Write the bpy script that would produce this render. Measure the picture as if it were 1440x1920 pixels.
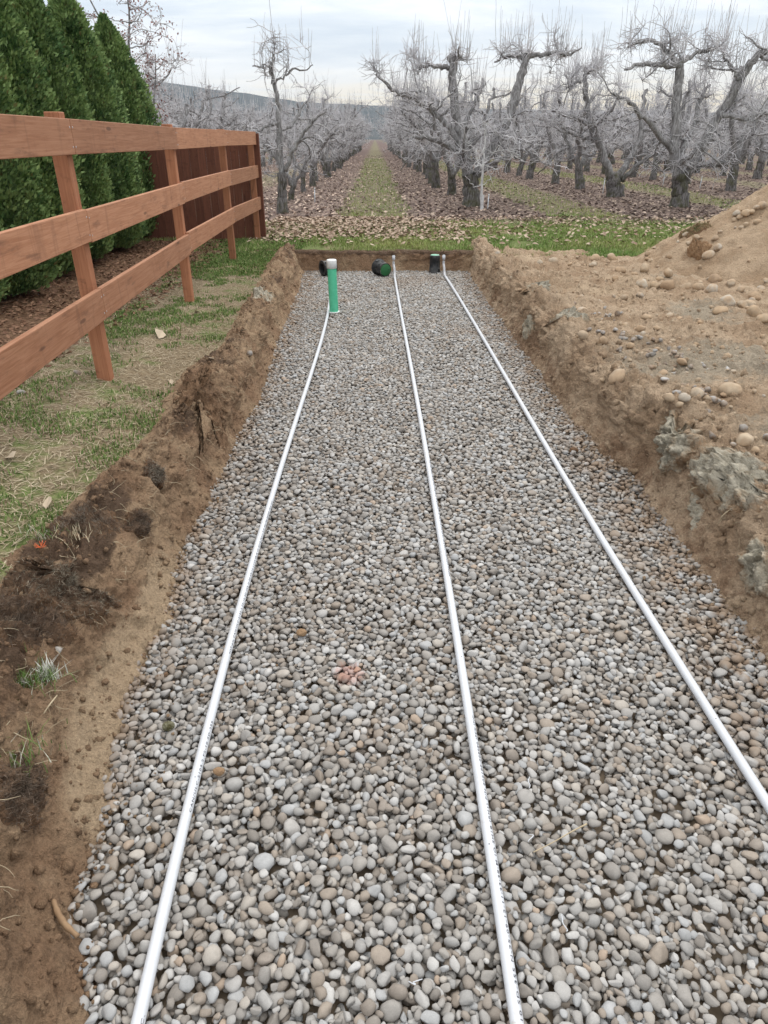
import bpy, bmesh, math, random, sys
import numpy as np
from mathutils import Vector, Matrix, Euler
from mathutils.bvhtree import BVHTree

for o in list(bpy.data.objects): bpy.data.objects.remove(o)
scene = bpy.context.scene
R = math.radians
random.seed(7); rng = np.random.default_rng(7)

# ------------------------------------------------------------------ camera
FPX = 1300.0; PITCH = R(28.3); YAW = R(0.66); CAMZ = 1.86
cam_d = bpy.data.cameras.new('camera'); cam = bpy.data.objects.new('camera', cam_d)
scene.collection.objects.link(cam); scene.camera = cam
cam_d.sensor_fit = 'HORIZONTAL'; cam_d.sensor_width = 36.0; cam_d.lens = 36.0*FPX/1440.0
cam_d.clip_start = 0.05; cam_d.clip_end = 20000
cam.location = (0, 0, CAMZ); cam.rotation_euler = (math.pi/2-PITCH, 0, -YAW)
scene.render.resolution_x = 768; scene.render.resolution_y = 1024

# ------------------------------------------------------------------ node helpers
class NT:
    def __init__(s, tree): s.t = tree; s.n = tree.nodes; s.l = tree.links
    def new(s, typ, **kw):
        n = s.n.new(typ)
        for k, v in kw.items(): setattr(n, k, v)
        return n
    def put(s, sock, v):
        if hasattr(v, 'is_linked') or isinstance(v, bpy.types.NodeSocket): s.l.new(v, sock)
        elif v is not None:
            if hasattr(sock.default_value, '__len__') and not hasattr(v, '__len__'): v = [v]*len(sock.default_value)
            if hasattr(v, '__len__') and len(v) == 3 and len(sock.default_value) == 4: v = (*v, 1)
            sock.default_value = v
    def math(s, op, a, b=None, c=None, clamp=False):
        n = s.new('ShaderNodeMath', operation=op, use_clamp=clamp)
        s.put(n.inputs[0], a)
        if b is not None: s.put(n.inputs[1], b)
        if c is not None: s.put(n.inputs[2], c)
        return n.outputs[0]
    def mix(s, f, a, b, blend='MIX'):
        n = s.new('ShaderNodeMix', data_type='RGBA', blend_type=blend)
        s.put(n.inputs[0], f); s.put(n.inputs[6], a); s.put(n.inputs[7], b)
        return n.outputs[2]
    def noise(s, vec, scale, detail=4, rough=0.55, dist=0.0, col=False):
        n = s.new('ShaderNodeTexNoise'); s.put(n.inputs['Vector'], vec)
        s.put(n.inputs['Scale'], scale); s.put(n.inputs['Detail'], detail); s.put(n.inputs['Roughness'], rough); s.put(n.inputs['Distortion'], dist)
        return n.outputs['Color' if col else 'Fac']
    def voro(s, vec, scale, feature='F1', out='Distance', rnd=1.0):
        n = s.new('ShaderNodeTexVoronoi', feature=feature); s.put(n.inputs['Vector'], vec); s.put(n.inputs['Scale'], scale); s.put(n.inputs['Randomness'], rnd)
        return n.outputs[out]
    def ramp(s, f, stops, interp='LINEAR'):
        n = s.new('ShaderNodeValToRGB'); cr = n.color_ramp; cr.interpolation = interp
        while len(cr.elements) < len(stops): cr.elements.new(0.5)
        for e, (p, c) in zip(cr.elements, stops):
            e.position = p; e.color = (*c, 1) if hasattr(c, '__len__') else (c, c, c, 1)
        s.put(n.inputs[0], f); return n.outputs[0]
    def map(s, f, a, b, c=0.0, d=1.0, smooth=True):
        n = s.new('ShaderNodeMapRange', interpolation_type='SMOOTHSTEP' if smooth else 'LINEAR')
        for i, v in enumerate((f, a, b, c, d)): s.put(n.inputs[i], v)
        return n.outputs[0]
    def vmul(s, v, k):
        n = s.new('ShaderNodeVectorMath', operation='MULTIPLY'); s.put(n.inputs[0], v); s.put(n.inputs[1], k); return n.outputs[0]
    def bump(s, h, strength=0.5, dist=0.01, normal=None):
        n = s.new('ShaderNodeBump'); s.put(n.inputs['Height'], h); n.inputs['Strength'].default_value = strength; n.inputs['Distance'].default_value = dist
        if normal is not None: s.l.new(normal, n.inputs['Normal'])
        return n.outputs[0]

def material(name, build, rough=0.85, spec=0.3):
    m = bpy.data.materials.new(name); m.use_nodes = True
    t = NT(m.node_tree); t.n.clear()
    out = t.new('ShaderNodeOutputMaterial'); b = t.new('ShaderNodeBsdfPrincipled')
    t.l.new(b.outputs[0], out.inputs[0])
    b.inputs['Roughness'].default_value = rough; b.inputs['Specular IOR Level'].default_value = spec
    r = build(t, b)
    if r is not None:
        col, nrm = r if isinstance(r, tuple) else (r, None)
        t.put(b.inputs['Base Color'], col)
        if nrm is not None: t.l.new(nrm, b.inputs['Normal'])
    return m
def gpos(t): return t.new('ShaderNodeNewGeometry').outputs['Position']
def opos(t): return t.new('ShaderNodeTexCoord').outputs['Object']
def xyz(t, v):
    n = t.new('ShaderNodeSeparateXYZ'); t.l.new(v, n.inputs[0]); return n.outputs
def objrand(t): return t.new('ShaderNodeObjectInfo').outputs['Random']
def attr(t, name, out='Color'):
    n = t.new('ShaderNodeAttribute'); n.attribute_name = name; return n.outputs[out]

# ------------------------------------------------------------------ world: overcast sky, broken near the horizon
SUN_EL, SUN_AZ = R(48), R(25)          # azimuth from +Y towards +X
world = bpy.data.worlds.new('World'); scene.world = world; world.use_nodes = True
w = NT(world.node_tree); w.n.clear()
wo = w.new('ShaderNodeOutputWorld')
sky = w.new('ShaderNodeTexSky', sky_type='NISHITA'); sky.sun_disc = False
sky.sun_elevation = SUN_EL; sky.sun_rotation = SUN_AZ; sky.air_density = 1.2; sky.dust_density = 2.0
bg1 = w.new('ShaderNodeBackground'); w.l.new(sky.outputs[0], bg1.inputs[0]); bg1.inputs[1].default_value = 0.10
dirv = w.new('ShaderNodeTexCoord').outputs['Generated']
dx, dy, dz = xyz(w, dirv)
den = w.math('ADD', w.math('MAXIMUM', dz, 0.0), 0.10)
cmb = w.new('ShaderNodeCombineXYZ'); w.put(cmb.inputs[0], w.math('MULTIPLY', w.math('DIVIDE', dx, den), 0.55)); w.put(cmb.inputs[1], w.math('DIVIDE', dy, den)); w.put(cmb.inputs[2], 0.0)
n1 = w.noise(cmb.outputs[0], 1.1, 6, 0.55, 0.6)
n2 = w.noise(cmb.outputs[0], 3.2, 5, 0.6, 0.3)
band = w.math('ADD', w.math('MULTIPLY', n1, 0.7), w.math('MULTIPLY', n2, 0.3))
cl = w.ramp(band, [(0.34, (0.58, 0.66, 0.76)), (0.45, (0.68, 0.745, 0.82)), (0.53, (0.79, 0.835, 0.885)), (0.62, (0.92, 0.94, 0.97))])
hz = w.map(dz, 0.03, 0.12, 1.0, 0.0)
cl = w.mix(w.math('MULTIPLY', hz, 0.88), cl, (1.0, 1.0, 1.0))
warm = w.math('MULTIPLY', w.map(dz, 0.015, 0.085, 1.0, 0.0), w.map(w.math('ADD', w.math('MULTIPLY', dx, 0.30), w.math('MULTIPLY', dy, 0.954)), 0.80, 1.0))
cl = w.mix(w.math('MULTIPLY', warm, w.map(n2, 0.40, 0.60, 0.55, 1.0)), cl, (1.0, 0.76, 0.38))
cl = w.mix(w.map(dz, 0.10, 0.55), cl, w.mix(w.map(band, 0.35, 0.65), (0.74, 0.73, 0.705), (0.90, 0.89, 0.865)))
bg2 = w.new('ShaderNodeBackground'); w.l.new(cl, bg2.inputs[0])
w.put(bg2.inputs[1], w.math('MULTIPLY', w.math('ADD', 1.0, w.math('MULTIPLY', w.math('MAXIMUM', dz, 0.0), 1.55)), 1.0))   # CIE overcast: L ~ 1 + 2 sin(elevation)
mx = w.new('ShaderNodeMixShader'); mx.inputs[0].default_value = 0.90
w.l.new(bg1.outputs[0], mx.inputs[1]); w.l.new(bg2.outputs[0], mx.inputs[2]); w.l.new(mx.outputs[0], wo.inputs[0])

sun_d = bpy.data.lights.new('sun', 'SUN'); sun_d.energy = 1.3; sun_d.angle = R(25); sun_d.color = (1.0, 0.95, 0.88)
sun = bpy.data.objects.new('sun', sun_d); scene.collection.objects.link(sun)
sd = Vector((math.sin(SUN_AZ)*math.cos(SUN_EL), math.cos(SUN_AZ)*math.cos(SUN_EL), math.sin(SUN_EL)))
sun.rotation_euler = sd.to_track_quat('Z', 'Y').to_euler()

vs = scene.view_settings
vs.view_transform = 'Standard'; vs.look = 'None'; vs.gamma = 1.0; vs.exposure = 0.12
vs.use_curve_mapping = False

# ------------------------------------------------------------------ geometry helpers
C = scene.collection
def ray(px, py):
    u = (px-720)/FPX; v = (960-py)/FPX
    d = np.array([u, math.cos(PITCH)+math.sin(PITCH)*v, -math.sin(PITCH)+math.cos(PITCH)*v])
    c, s = math.cos(YAW), math.sin(YAW)
    return np.array([d[0]*c+d[1]*s, -d[0]*s+d[1]*c, d[2]])
def PZ(px, py, z=0.0):
    d = ray(px, py); t = (z-CAMZ)/d[2]; return np.array([d[0]*t, d[1]*t, z])
def PY(px, py, y):
    d = ray(px, py); t = y/d[1]; return np.array([d[0]*t, y, CAMZ+d[2]*t])
def pxsize(npx, p):
    d = np.array(p)-np.array([0, 0, CAMZ])
    f = np.array([math.sin(YAW)*math.cos(PITCH), math.cos(YAW)*math.cos(PITCH), -math.sin(PITCH)])
    return npx*float(d@f)/FPX

def _h(ix, iy, iz, seed):
    h = (ix.astype(np.uint32)*np.uint32(374761393) + iy.astype(np.uint32)*np.uint32(668265263) + iz.astype(np.uint32)*np.uint32(2147483647) + np.uint32((seed*974711) & 0xffffffff))
    h = (h ^ (h >> np.uint32(13)))*np.uint32(1274126177); h = h ^ (h >> np.uint32(16)); h = h*np.uint32(2246822519); h ^= h >> np.uint32(15)
    return (h & np.uint32(0xffffff)).astype(np.float64)/0xffffff
def vnoise(p, seed=0):
    p = np.asarray(p, float); i = np.floor(p).astype(np.int64); f = p-i; f = f*f*f*(f*(f*6-15)+10)
    r = 0
    for a in (0, 1):
        for b in (0, 1):
            for c in (0, 1):
                wgt = (f[..., 0] if a else 1-f[..., 0])*(f[..., 1] if b else 1-f[..., 1])*(f[..., 2] if c else 1-f[..., 2])
                r = r+wgt*_h(i[..., 0]+a, i[..., 1]+b, i[..., 2]+c, seed)
    return r*2-1
ROT = np.array([[0.36, 0.48, -0.8], [-0.8, 0.6, 0.0], [0.48, 0.64, 0.6]])
def fbm(p, scale=1.0, octv=4, gain=0.5, seed=0, billow=False):
    p = np.asarray(p, float)*scale; a = 1.0; r = 0; s = 0
    for k in range(octv):
        n = vnoise(p@ROT.T+k*17.3, seed+k); r = r+a*(np.abs(n)*2-0.6 if billow else n); s += a; a *= gain; p = p*2.03
    return r/s
def worley(p, scale, seed=0):
    p = np.asarray(p, float)*scale; sh = p.shape[:-1]; p = p.reshape(-1, 3); i = np.floor(p).astype(np.int64); f = p-i; d = np.full(len(p), 9.0)
    for a in (-1, 0, 1):
        for b in (-1, 0, 1):
            for c in (-1, 0, 1):
                h = _h(i[:, 0]+a, i[:, 1]+b, i[:, 2]+c, seed); h2 = (h*7919.13) % 1; h3 = (h*104729.7) % 1
                d = np.minimum(d, (a+h-f[:, 0])**2+(b+h2-f[:, 1])**2+(c+h3-f[:, 2])**2)
    return np.sqrt(d).reshape(sh)
def sstep(a, b, x):
    t = np.clip((np.asarray(x, float)-a)/(b-a), 0, 1); return t*t*(3-2*t)

def mesh_np(name, verts, faces, smooth=True):
    """faces: (N,k) array or list of them"""
    if not isinstance(faces, (list, tuple)): faces = [faces]
    faces = [np.asarray(f, np.int32) for f in faces if len(f)]
    me = bpy.data.meshes.new(name); verts = np.asarray(verts, np.float32)
    me.vertices.add(len(verts)); me.vertices.foreach_set('co', verts.ravel())
    nl = sum(f.size for f in faces); nf = sum(len(f) for f in faces)
    me.loops.add(nl); me.loops.foreach_set('vertex_index', np.concatenate([f.ravel() for f in faces]))
    me.polygons.add(nf)
    tot = np.concatenate([np.full(len(f), f.shape[1], np.int32) for f in faces])
    me.polygons.foreach_set('loop_start', np.concatenate([[0], np.cumsum(tot)[:-1]]).astype(np.int32))
    me.polygons.foreach_set('use_smooth', np.full(nf, smooth))
    me.update(calc_edges=True); return me
def link(name, me, m=None, parent=None):
    o = bpy.data.objects.new(name, me); C.objects.link(o)
    if m is not None and me is not None and len(me.materials) == 0: me.materials.append(m)
    if parent is not None: o.parent = parent
    return o
def tag(o, label=None, cat=None, group=None, kind=None):
    if label: o['label'] = label
    if cat: o['category'] = cat
    if group: o['group'] = group
    if kind: o['kind'] = kind
    return o
def empty(name, loc=(0, 0, 0), rz=0.0):
    o = bpy.data.objects.new(name, None); C.objects.link(o); o.location = loc; o.rotation_euler = (0, 0, rz); o.empty_display_size = 0.2; return o
def col_attr(me, name, cols):
    a = me.attributes.new(name, 'FLOAT_COLOR', 'POINT'); c = np.ones((len(me.vertices), 4), np.float32); c[:, :3] = cols; a.data.foreach_set('color', c.ravel())
def grid_faces(nr, nc):
    i = np.arange(nr-1)[:, None]*nc+np.arange(nc-1)[None, :]
    return np.stack([i, i+1, i+nc+1, i+nc], -1).reshape(-1, 4)
class Tubes:
    def __init__(s): s.v = []; s.f = []; s.c = []; s.n = 0
    def add(s, pts, rad, sides=6, cap=True):
        pts = np.asarray(pts, float); K = len(pts); rad = np.broadcast_to(np.asarray(rad, float), (K,))
        tan = np.gradient(pts, axis=0); tan /= np.linalg.norm(tan, axis=1, keepdims=True)+1e-9
        ref = np.array([0.0, 0.0, 1.0]) if abs(tan[:, 2]).mean() < 0.8 else np.array([1.0, 0.0, 0.0])
        a = np.cross(tan, ref); a /= np.linalg.norm(a, axis=1, keepdims=True)+1e-9; b = np.cross(tan, a)
        th = np.arange(sides)*2*math.pi/sides
        ring = pts[:, None]+rad[:, None, None]*(np.cos(th)[None, :, None]*a[:, None]+np.sin(th)[None, :, None]*b[:, None])
        s.v.append(ring.reshape(-1, 3))
        i = np.arange(K-1)[:, None]*sides+np.arange(sides)[None]; j = np.arange(K-1)[:, None]*sides+(np.arange(sides)[None]+1) % sides
        s.f.append(np.stack([i, i+sides, j+sides, j], -1).reshape(-1, 4)+s.n)
        if cap and sides > 3:
            e = (K-1)*sides+np.arange(sides)+s.n
            s.c.append(np.stack([np.full(sides-2, e[0]), e[2:], e[1:-1]], -1))
            e = np.arange(sides)+s.n
            s.c.append(np.stack([np.full(sides-2, e[0]), e[1:-1], e[2:]], -1))
        s.n += K*sides
    def mesh(s, name, smooth=True):
        return mesh_np(name, np.concatenate(s.v), [np.concatenate(s.f)]+([np.concatenate(s.c)] if s.c else []), smooth)
def bm_obj(name, bm, m, parent=None, smooth=False):
    me = bpy.data.meshes.new(name); bm.to_mesh(me); bm.free()
    if smooth: me.polygons.foreach_set('use_smooth', [True]*len(me.polygons))
    return link(name, me, m, parent)
def box_bm(x0, x1, y0, y1, z0, z1, bevel=0.0, seg=1, rough=0.0, cuts=0):
    bm = bmesh.new(); bmesh.ops.create_cube(bm, size=1)
    for v in bm.verts: v.co = Vector(((x0+x1)/2+v.co.x*(x1-x0), (y0+y1)/2+v.co.y*(y1-y0), (z0+z1)/2+v.co.z*(z1-z0)))
    if bevel: bmesh.ops.bevel(bm, geom=bm.edges[:], offset=bevel, segments=seg, affect='EDGES', profile=0.5)
    return bm
def ico(sub):
    bm = bmesh.new(); bmesh.ops.create_icosphere(bm, subdivisions=sub, radius=1.0)
    bm.verts.ensure_lookup_table()
    v = np.array([q.co[:] for q in bm.verts]); f = np.array([[q.index for q in p.verts] for p in bm.faces]); bm.free(); return v, f
ICO1, ICO2, ICO3 = ico(1), ico(2), ico(3)
def lathe(prof, seg=24):
    prof = np.array(prof, float); th = np.arange(seg)*2*math.pi/seg
    v = np.stack([prof[:, 0][:, None]*np.cos(th), prof[:, 0][:, None]*np.sin(th), np.repeat(prof[:, 1][:, None], seg, 1)], -1).reshape(-1, 3)
    K = len(prof); i = np.arange(K-1)[:, None]*seg+np.arange(seg)[None]; j = np.arange(K-1)[:, None]*seg+(np.arange(seg)[None]+1) % seg
    return v, np.stack([i, j, j+seg, i+seg], -1).reshape(-1, 4)

# ------------------------------------------------------------------ materials
def m_soil(name, base, pale, dark, grey=(0.36, 0.325, 0.262)):
    def b(t, bs):
        p = gpos(t); a = attr(t, 'mask'); s = t.new('ShaderNodeSeparateColor'); t.l.new(a, s.inputs[0])
        n1 = t.noise(p, 2.2, 6, 0.6); n2 = t.noise(p, 14, 6, 0.65); n3 = t.noise(p, 90, 4, 0.7)
        c = t.mix(t.map(n1, 0.38, 0.62), base, pale)
        c = t.mix(t.math('MULTIPLY', t.map(n2, 0.50, 0.72), 0.45), c, dark)
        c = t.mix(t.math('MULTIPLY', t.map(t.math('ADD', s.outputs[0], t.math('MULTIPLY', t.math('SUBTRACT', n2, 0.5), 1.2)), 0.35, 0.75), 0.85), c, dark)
        c = t.mix(t.map(t.math('ADD', s.outputs[2], t.math('MULTIPLY', t.math('SUBTRACT', n2, 0.5), 0.8)), 0.35, 0.8), c, t.mix(0.6, pale, (0.50, 0.385, 0.265)))
        c = t.mix(t.math('MULTIPLY', t.map(t.math('ADD', s.outputs[1], t.math('MULTIPLY', t.math('SUBTRACT', n2, 0.5), 1.1)), 0.4, 0.9), 0.7), c, grey)
        n5 = t.noise(p, 320, 4, 0.75)
        v = t.new('ShaderNodeHueSaturation'); t.put(v.inputs['Value'], t.math('ADD', t.map(n3, 0.2, 0.8, 0.62, 1.30, False), t.math('MULTIPLY', t.math('SUBTRACT', n5, 0.5), 0.9))); t.put(v.inputs['Color'], c)
        h = t.math('ADD', t.math('MULTIPLY', n3, 0.5), t.math('MULTIPLY', t.noise(p, 28, 5, 0.65), 1.0))
        h = t.math('ADD', h, t.math('MULTIPLY', t.voro(p, 55, 'SMOOTH_F1'), -0.35)); h = t.math('ADD', h, t.math('MULTIPLY', n5, 0.22))
        return v.outputs[0], t.bump(h, 1.0, 0.035)
    return material(name, b, 0.95, 0.15)
M_LEFT = m_soil('left_bank_soil', (0.275, 0.175, 0.110), (0.40, 0.285, 0.185), (0.105, 0.070, 0.050))
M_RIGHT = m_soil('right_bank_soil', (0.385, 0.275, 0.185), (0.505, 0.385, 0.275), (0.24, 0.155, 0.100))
M_MOUND = m_soil('mound_soil', (0.385, 0.275, 0.182), (0.485, 0.365, 0.255), (0.28, 0.185, 0.117))

def b_ground(t, bs):
    p = gpos(t); x, y, z = xyz(t, p)
    n1 = t.noise(p, 0.9, 5, 0.6); n2 = t.noise(p, 4.5, 5, 0.65); n3 = t.noise(p, 30, 4, 0.7); n4 = t.noise(p, 160, 3, 0.7)
    thatch = t.mix(t.map(n3, 0.35, 0.65), (0.17, 0.125, 0.08), (0.29, 0.235, 0.155))
    thatch = t.mix(t.math('MULTIPLY', t.map(n2, 0.55, 0.7), 0.6), thatch, (0.13, 0.085, 0.055))
    green = t.mix(t.map(n3, 0.3, 0.7), (0.085, 0.135, 0.036), (0.175, 0.225, 0.080))
    lush = t.map(y, 9.0, 11.6, 0.0, 0.10)
    g = t.map(t.math('ADD', t.math('ADD', t.math('MULTIPLY', n1, 0.5), t.math('MULTIPLY', n2, 0.5)), lush), 0.49, 0.60)
    c = t.mix(t.math('MULTIPLY', g, 0.85), thatch, green)
    # orchard floor: fallen leaves, with a mown grass strip along every alley
    u = t.math('SUBTRACT', t.math('FRACT', t.math('ADD', t.math('DIVIDE', t.math('ADD', x, t.math('MULTIPLY', t.math('SUBTRACT', n1, 0.5), 1.6)), 4.85), 0.5)), 0.5)
    alley = t.map(t.math('ABSOLUTE', u), 0.08, 0.24, 1.0, 0.0)
    alley = t.math('MULTIPLY', alley, t.map(n2, 0.40, 0.56, 0.25, 1.0))
    vc = t.voro(p, 15, 'F1', 'Color'); sv = t.new('ShaderNodeSeparateColor'); t.l.new(vc, sv.inputs[0])
    leaf = t.ramp(sv.outputs[0], [(0.0, (0.075, 0.057, 0.052)), (0.35, (0.135, 0.101, 0.090)), (0.65, (0.21, 0.158, 0.135)), (0.9, (0.32, 0.245, 0.205)), (1.0, (0.45, 0.37, 0.30))])
    leaf = t.mix(t.map(y, 40, 90), leaf, (0.135, 0.098, 0.088))
    orch = t.mix(alley, leaf, t.mix(t.map(y, 25, 60, 0.5, 0.42), t.mix(0.4, green, (0.30, 0.25, 0.16)), leaf))
    edge = t.math('ADD', y, t.math('MULTIPLY', t.math('SUBTRACT', n1, 0.5), 2.5))
    c = t.mix(t.map(edge, 15.8, 17.2), c, orch)
    # brown needle litter below the hedge, left of the fence
    hed = t.math('MULTIPLY', t.map(t.math('ADD', x, t.math('MULTIPLY', t.math('SUBTRACT', n2, 0.5), 0.9)), -2.75, -2.45, 1.0, 0.0), t.map(y, 13.4, 14.2, 1.0, 0.0))
    c = t.mix(hed, c, t.mix(t.map(n3, 0.4, 0.6), (0.105, 0.058, 0.036), (0.20, 0.125, 0.08)))
    hv = t.new('ShaderNodeHueSaturation'); t.put(hv.inputs['Value'], t.map(n4, 0.25, 0.75, 0.7, 1.3, False)); t.put(hv.inputs['Color'], c)
    return hv.outputs[0], t.bump(t.math('ADD', n3, t.math('MULTIPLY', n4, 0.4)), 0.8, 0.03)
M_GROUND = material('ground_turf', b_ground, 0.95, 0.1)

def b_pebble(t, bs):
    r = objrand(t); p = opos(t); g = gpos(t)
    gx, gy, gz = xyz(t, g)
    c = t.ramp(r, [(0.0, (0.229, 0.218, 0.209)), (0.13, (0.307, 0.299, 0.293)), (0.23, (0.200, 0.170, 0.146)), (0.33, (0.351, 0.348, 0.347)), (0.43, (0.258, 0.244, 0.230)), (0.53, (0.239, 0.198, 0.163)),
                   (0.62, (0.317, 0.329, 0.345)), (0.70, (0.419, 0.418, 0.418)), (0.75, (0.175, 0.158, 0.144)), (0.83, (0.336, 0.309, 0.280)), (0.91, (0.278, 0.277, 0.277)), (0.978, (0.292, 0.220, 0.165)), (0.99, (0.468, 0.470, 0.475))], 'CONSTANT')
    c = t.mix(0.22, c, (0.285, 0.268, 0.242))
    r2 = t.math('FRACT', t.math('MULTIPLY', r, 37.31))
    n = t.noise(g, 70, 4, 0.6); n2 = t.noise(g, 420, 3, 0.6)
    hv = t.new('ShaderNodeHueSaturation'); t.put(hv.inputs['Color'], c)
    t.put(hv.inputs['Value'], t.math('MULTIPLY', t.math('ADD', 0.95, t.math('MULTIPLY', r2, 0.22)), t.math('ADD', t.map(n, 0.2, 0.8, 0.86, 1.14, False), t.math('MULTIPLY', t.math('SUBTRACT', n2, 0.5), 0.45))))
    c = hv.outputs[0]
    # wet / soil dusted patches on the bed and the red marking paint spot
    big = t.noise(g, 0.75, 5, 0.62, 0.5)
    soil = t.math('MULTIPLY', t.map(big, 0.54, 0.68), 0.50)
    edge = t.math('MAXIMUM', t.map(gx, 1.05, 1.5), t.map(gx, -0.72, -1.02))
    soil = t.math('MAXIMUM', soil, t.math('MULTIPLY', edge, t.map(t.noise(g, 9, 3), 0.42, 0.58, 0.0, 0.85)))
    c = t.mix(soil, c, (0.215, 0.15, 0.10))
    q = PZ(655, 1262)
    dxx = t.math('DIVIDE', t.math('SUBTRACT', gx, float(q[0])), 0.055); dyy = t.math('DIVIDE', t.math('SUBTRACT', gy, float(q[1])), 0.06)
    rr = t.math('ADD', t.math('ADD', t.math('MULTIPLY', dxx, dxx), t.math('MULTIPLY', dyy, dyy)), t.math('MULTIPLY', t.math('SUBTRACT', n, 0.5), 3.0))
    c = t.mix(t.map(rr, 0.3, 1.6, 0.42, 0.0), c, (0.40, 0.15, 0.10))
    return c, t.bump(n2, 0.25, 0.002)
M_PEBBLE = material('river_pebble', b_pebble, 0.62, 0.35)
def b_stone(t, bs):
    r = objrand(t); g = gpos(t); n = t.noise(g, 30, 5, 0.6); n2 = t.noise(g, 9, 3)
    c = t.ramp(r, [(0.0, (0.36, 0.265, 0.175)), (0.3, (0.43, 0.35, 0.26)), (0.55, (0.30, 0.21, 0.135)), (0.75, (0.46, 0.40, 0.32)), (1.0, (0.39, 0.35, 0.30))])
    c = t.mix(t.map(n2, 0.40, 0.60, 0, 0.75), c, (0.37, 0.262, 0.17))
    hv = t.new('ShaderNodeHueSaturation'); t.put(hv.inputs['Color'], c); t.put(hv.inputs['Value'], t.map(n, 0.2, 0.8, 0.75, 1.2, False))
    return hv.outputs[0], t.bump(n, 0.4, 0.006)
M_STONE = material('sandy_cobble', b_stone, 0.85, 0.2)
def b_wood(dark):
    def b(t, bs):
        o = opos(t); rnd = objrand(t)
        mp = t.new('ShaderNodeVectorMath', operation='ADD'); t.put(mp.inputs[0], o); cb = t.new('ShaderNodeCombineXYZ'); t.put(cb.inputs[0], t.math('MULTIPLY', rnd, 50)); t.put(cb.inputs[1], t.math('MULTIPLY', rnd, 31)); t.l.new(cb.outputs[0], mp.inputs[1])
        gdir = (60, 2.2, 60) if dark == 0 else (60, 60, 2.2)
        gr = t.noise(t.vmul(mp.outputs[0], gdir), 1.0, 6, 0.62, 1.2)
        bl = t.noise(mp.outputs[0], 3.0, 4, 0.6); st = t.noise(t.vmul(mp.outputs[0], (9, 3.0, 16)), 1.0, 5, 0.65)
        if dark == 2: A, B, D = (0.115, 0.045, 0.030), (0.175, 0.070, 0.045), (0.060, 0.028, 0.020)
        else: A, B, D = ((0.285, 0.128, 0.068), (0.40, 0.205, 0.122), (0.115, 0.056, 0.036)) if dark == 0 else ((0.27, 0.108, 0.056), (0.39, 0.175, 0.095), (0.12, 0.055, 0.034))
        c = t.mix(t.map(gr, 0.3, 0.7), A, B)
        c = t.mix(t.map(bl, 0.45, 0.7, 0, 0.35), c, B)
        c = t.mix(t.math('MULTIPLY', t.map(st, 0.54, 0.74), 0.55), c, D)
        dr = t.noise(t.vmul(mp.outputs[0], (5, 11, 1.6) if dark == 0 else (11, 11, 1.6)), 1.0, 4, 0.6, 0.8)
        c = t.mix(t.math('MULTIPLY', t.map(dr, 0.56, 0.72), 0.30), c, D)
        kn = t.voro(t.vmul(mp.outputs[0], (7, 1.5, 7) if dark == 0 else (7, 7, 1.5)), 1.0)
        c = t.mix(t.map(kn, 0.06, 0.11, 0.75, 0.0), c, D)
        hv = t.new('ShaderNodeHueSaturation'); t.put(hv.inputs['Color'], c); t.put(hv.inputs['Value'], t.math('ADD', 0.85, t.math('MULTIPLY', rnd, 0.32)))
        return hv.outputs[0], t.bump(gr, 0.25, 0.003)
    return b
M_RAIL = material('stained_rail_wood', b_wood(0), 0.72, 0.25)
M_POST = material('stained_post_wood', b_wood(1), 0.72, 0.25)
M_BOARD = material('dark_board_wood', b_wood(2), 0.75, 0.2)
def b_pvc(t, bs):
    g = gpos(t); n = t.noise(g, 5, 4, 0.6); n2 = t.noise(g, 60, 4, 0.7)
    c = t.mix(t.math('MULTIPLY', t.map(n2, 0.50, 0.72, 0, 0.7), t.map(t.noise(g, 9, 4, 0.7), 0.50, 0.66)), (0.57, 0.60, 0.65), (0.38, 0.35, 0.31))
    return t.mix(t.map(n, 0.4, 0.7, 0, 0.3), c, (0.53, 0.55, 0.58))
M_PVC = material('white_pvc', b_pvc, 0.35, 0.45)
M_SCREW_SHADE = material('screw_grey_pvc_shade', lambda t, b: t.mix(t.noise(gpos(t), 30), (0.36, 0.37, 0.40), (0.48, 0.49, 0.52)), 0.45, 0.4)  # grey of the screws; on risers it paints shade on white pipe
M_INK_HOLE = material('ink_and_hole_dark', lambda t, b: t.mix(t.map(t.noise(gpos(t), 160, 2), 0.35, 0.65), (0.03, 0.03, 0.04), (0.16, 0.16, 0.19)), 0.6)  # print ink, also used for the painted dark of the orifice holes
M_GREEN = material('green_sewer_pvc', lambda t, b: t.mix(t.map(t.noise(gpos(t), 12, 4), 0.4, 0.7), (0.085, 0.50, 0.30), (0.12, 0.56, 0.35)), 0.35, 0.45)
M_CAP = material('white_cap', lambda t, b: t.mix(t.map(t.noise(gpos(t), 40), 0.4, 0.7), (0.76, 0.79, 0.80), (0.68, 0.71, 0.72)), 0.4)
M_BLACK = material('black_valve_plastic', lambda t, b: t.mix(t.map(t.noise(gpos(t), 25, 4), 0.4, 0.75), (0.014, 0.016, 0.019), (0.045, 0.046, 0.048)), 0.45, 0.4)
M_LID = material('green_lid', lambda t, b: t.mix(t.noise(gpos(t), 40), (0.02, 0.11, 0.04), (0.035, 0.16, 0.06)), 0.55)
M_LIDP = material('pale_green_lid', lambda t, b: t.mix(t.noise(gpos(t), 40), (0.22, 0.48, 0.36), (0.30, 0.56, 0.44)), 0.55)
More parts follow.
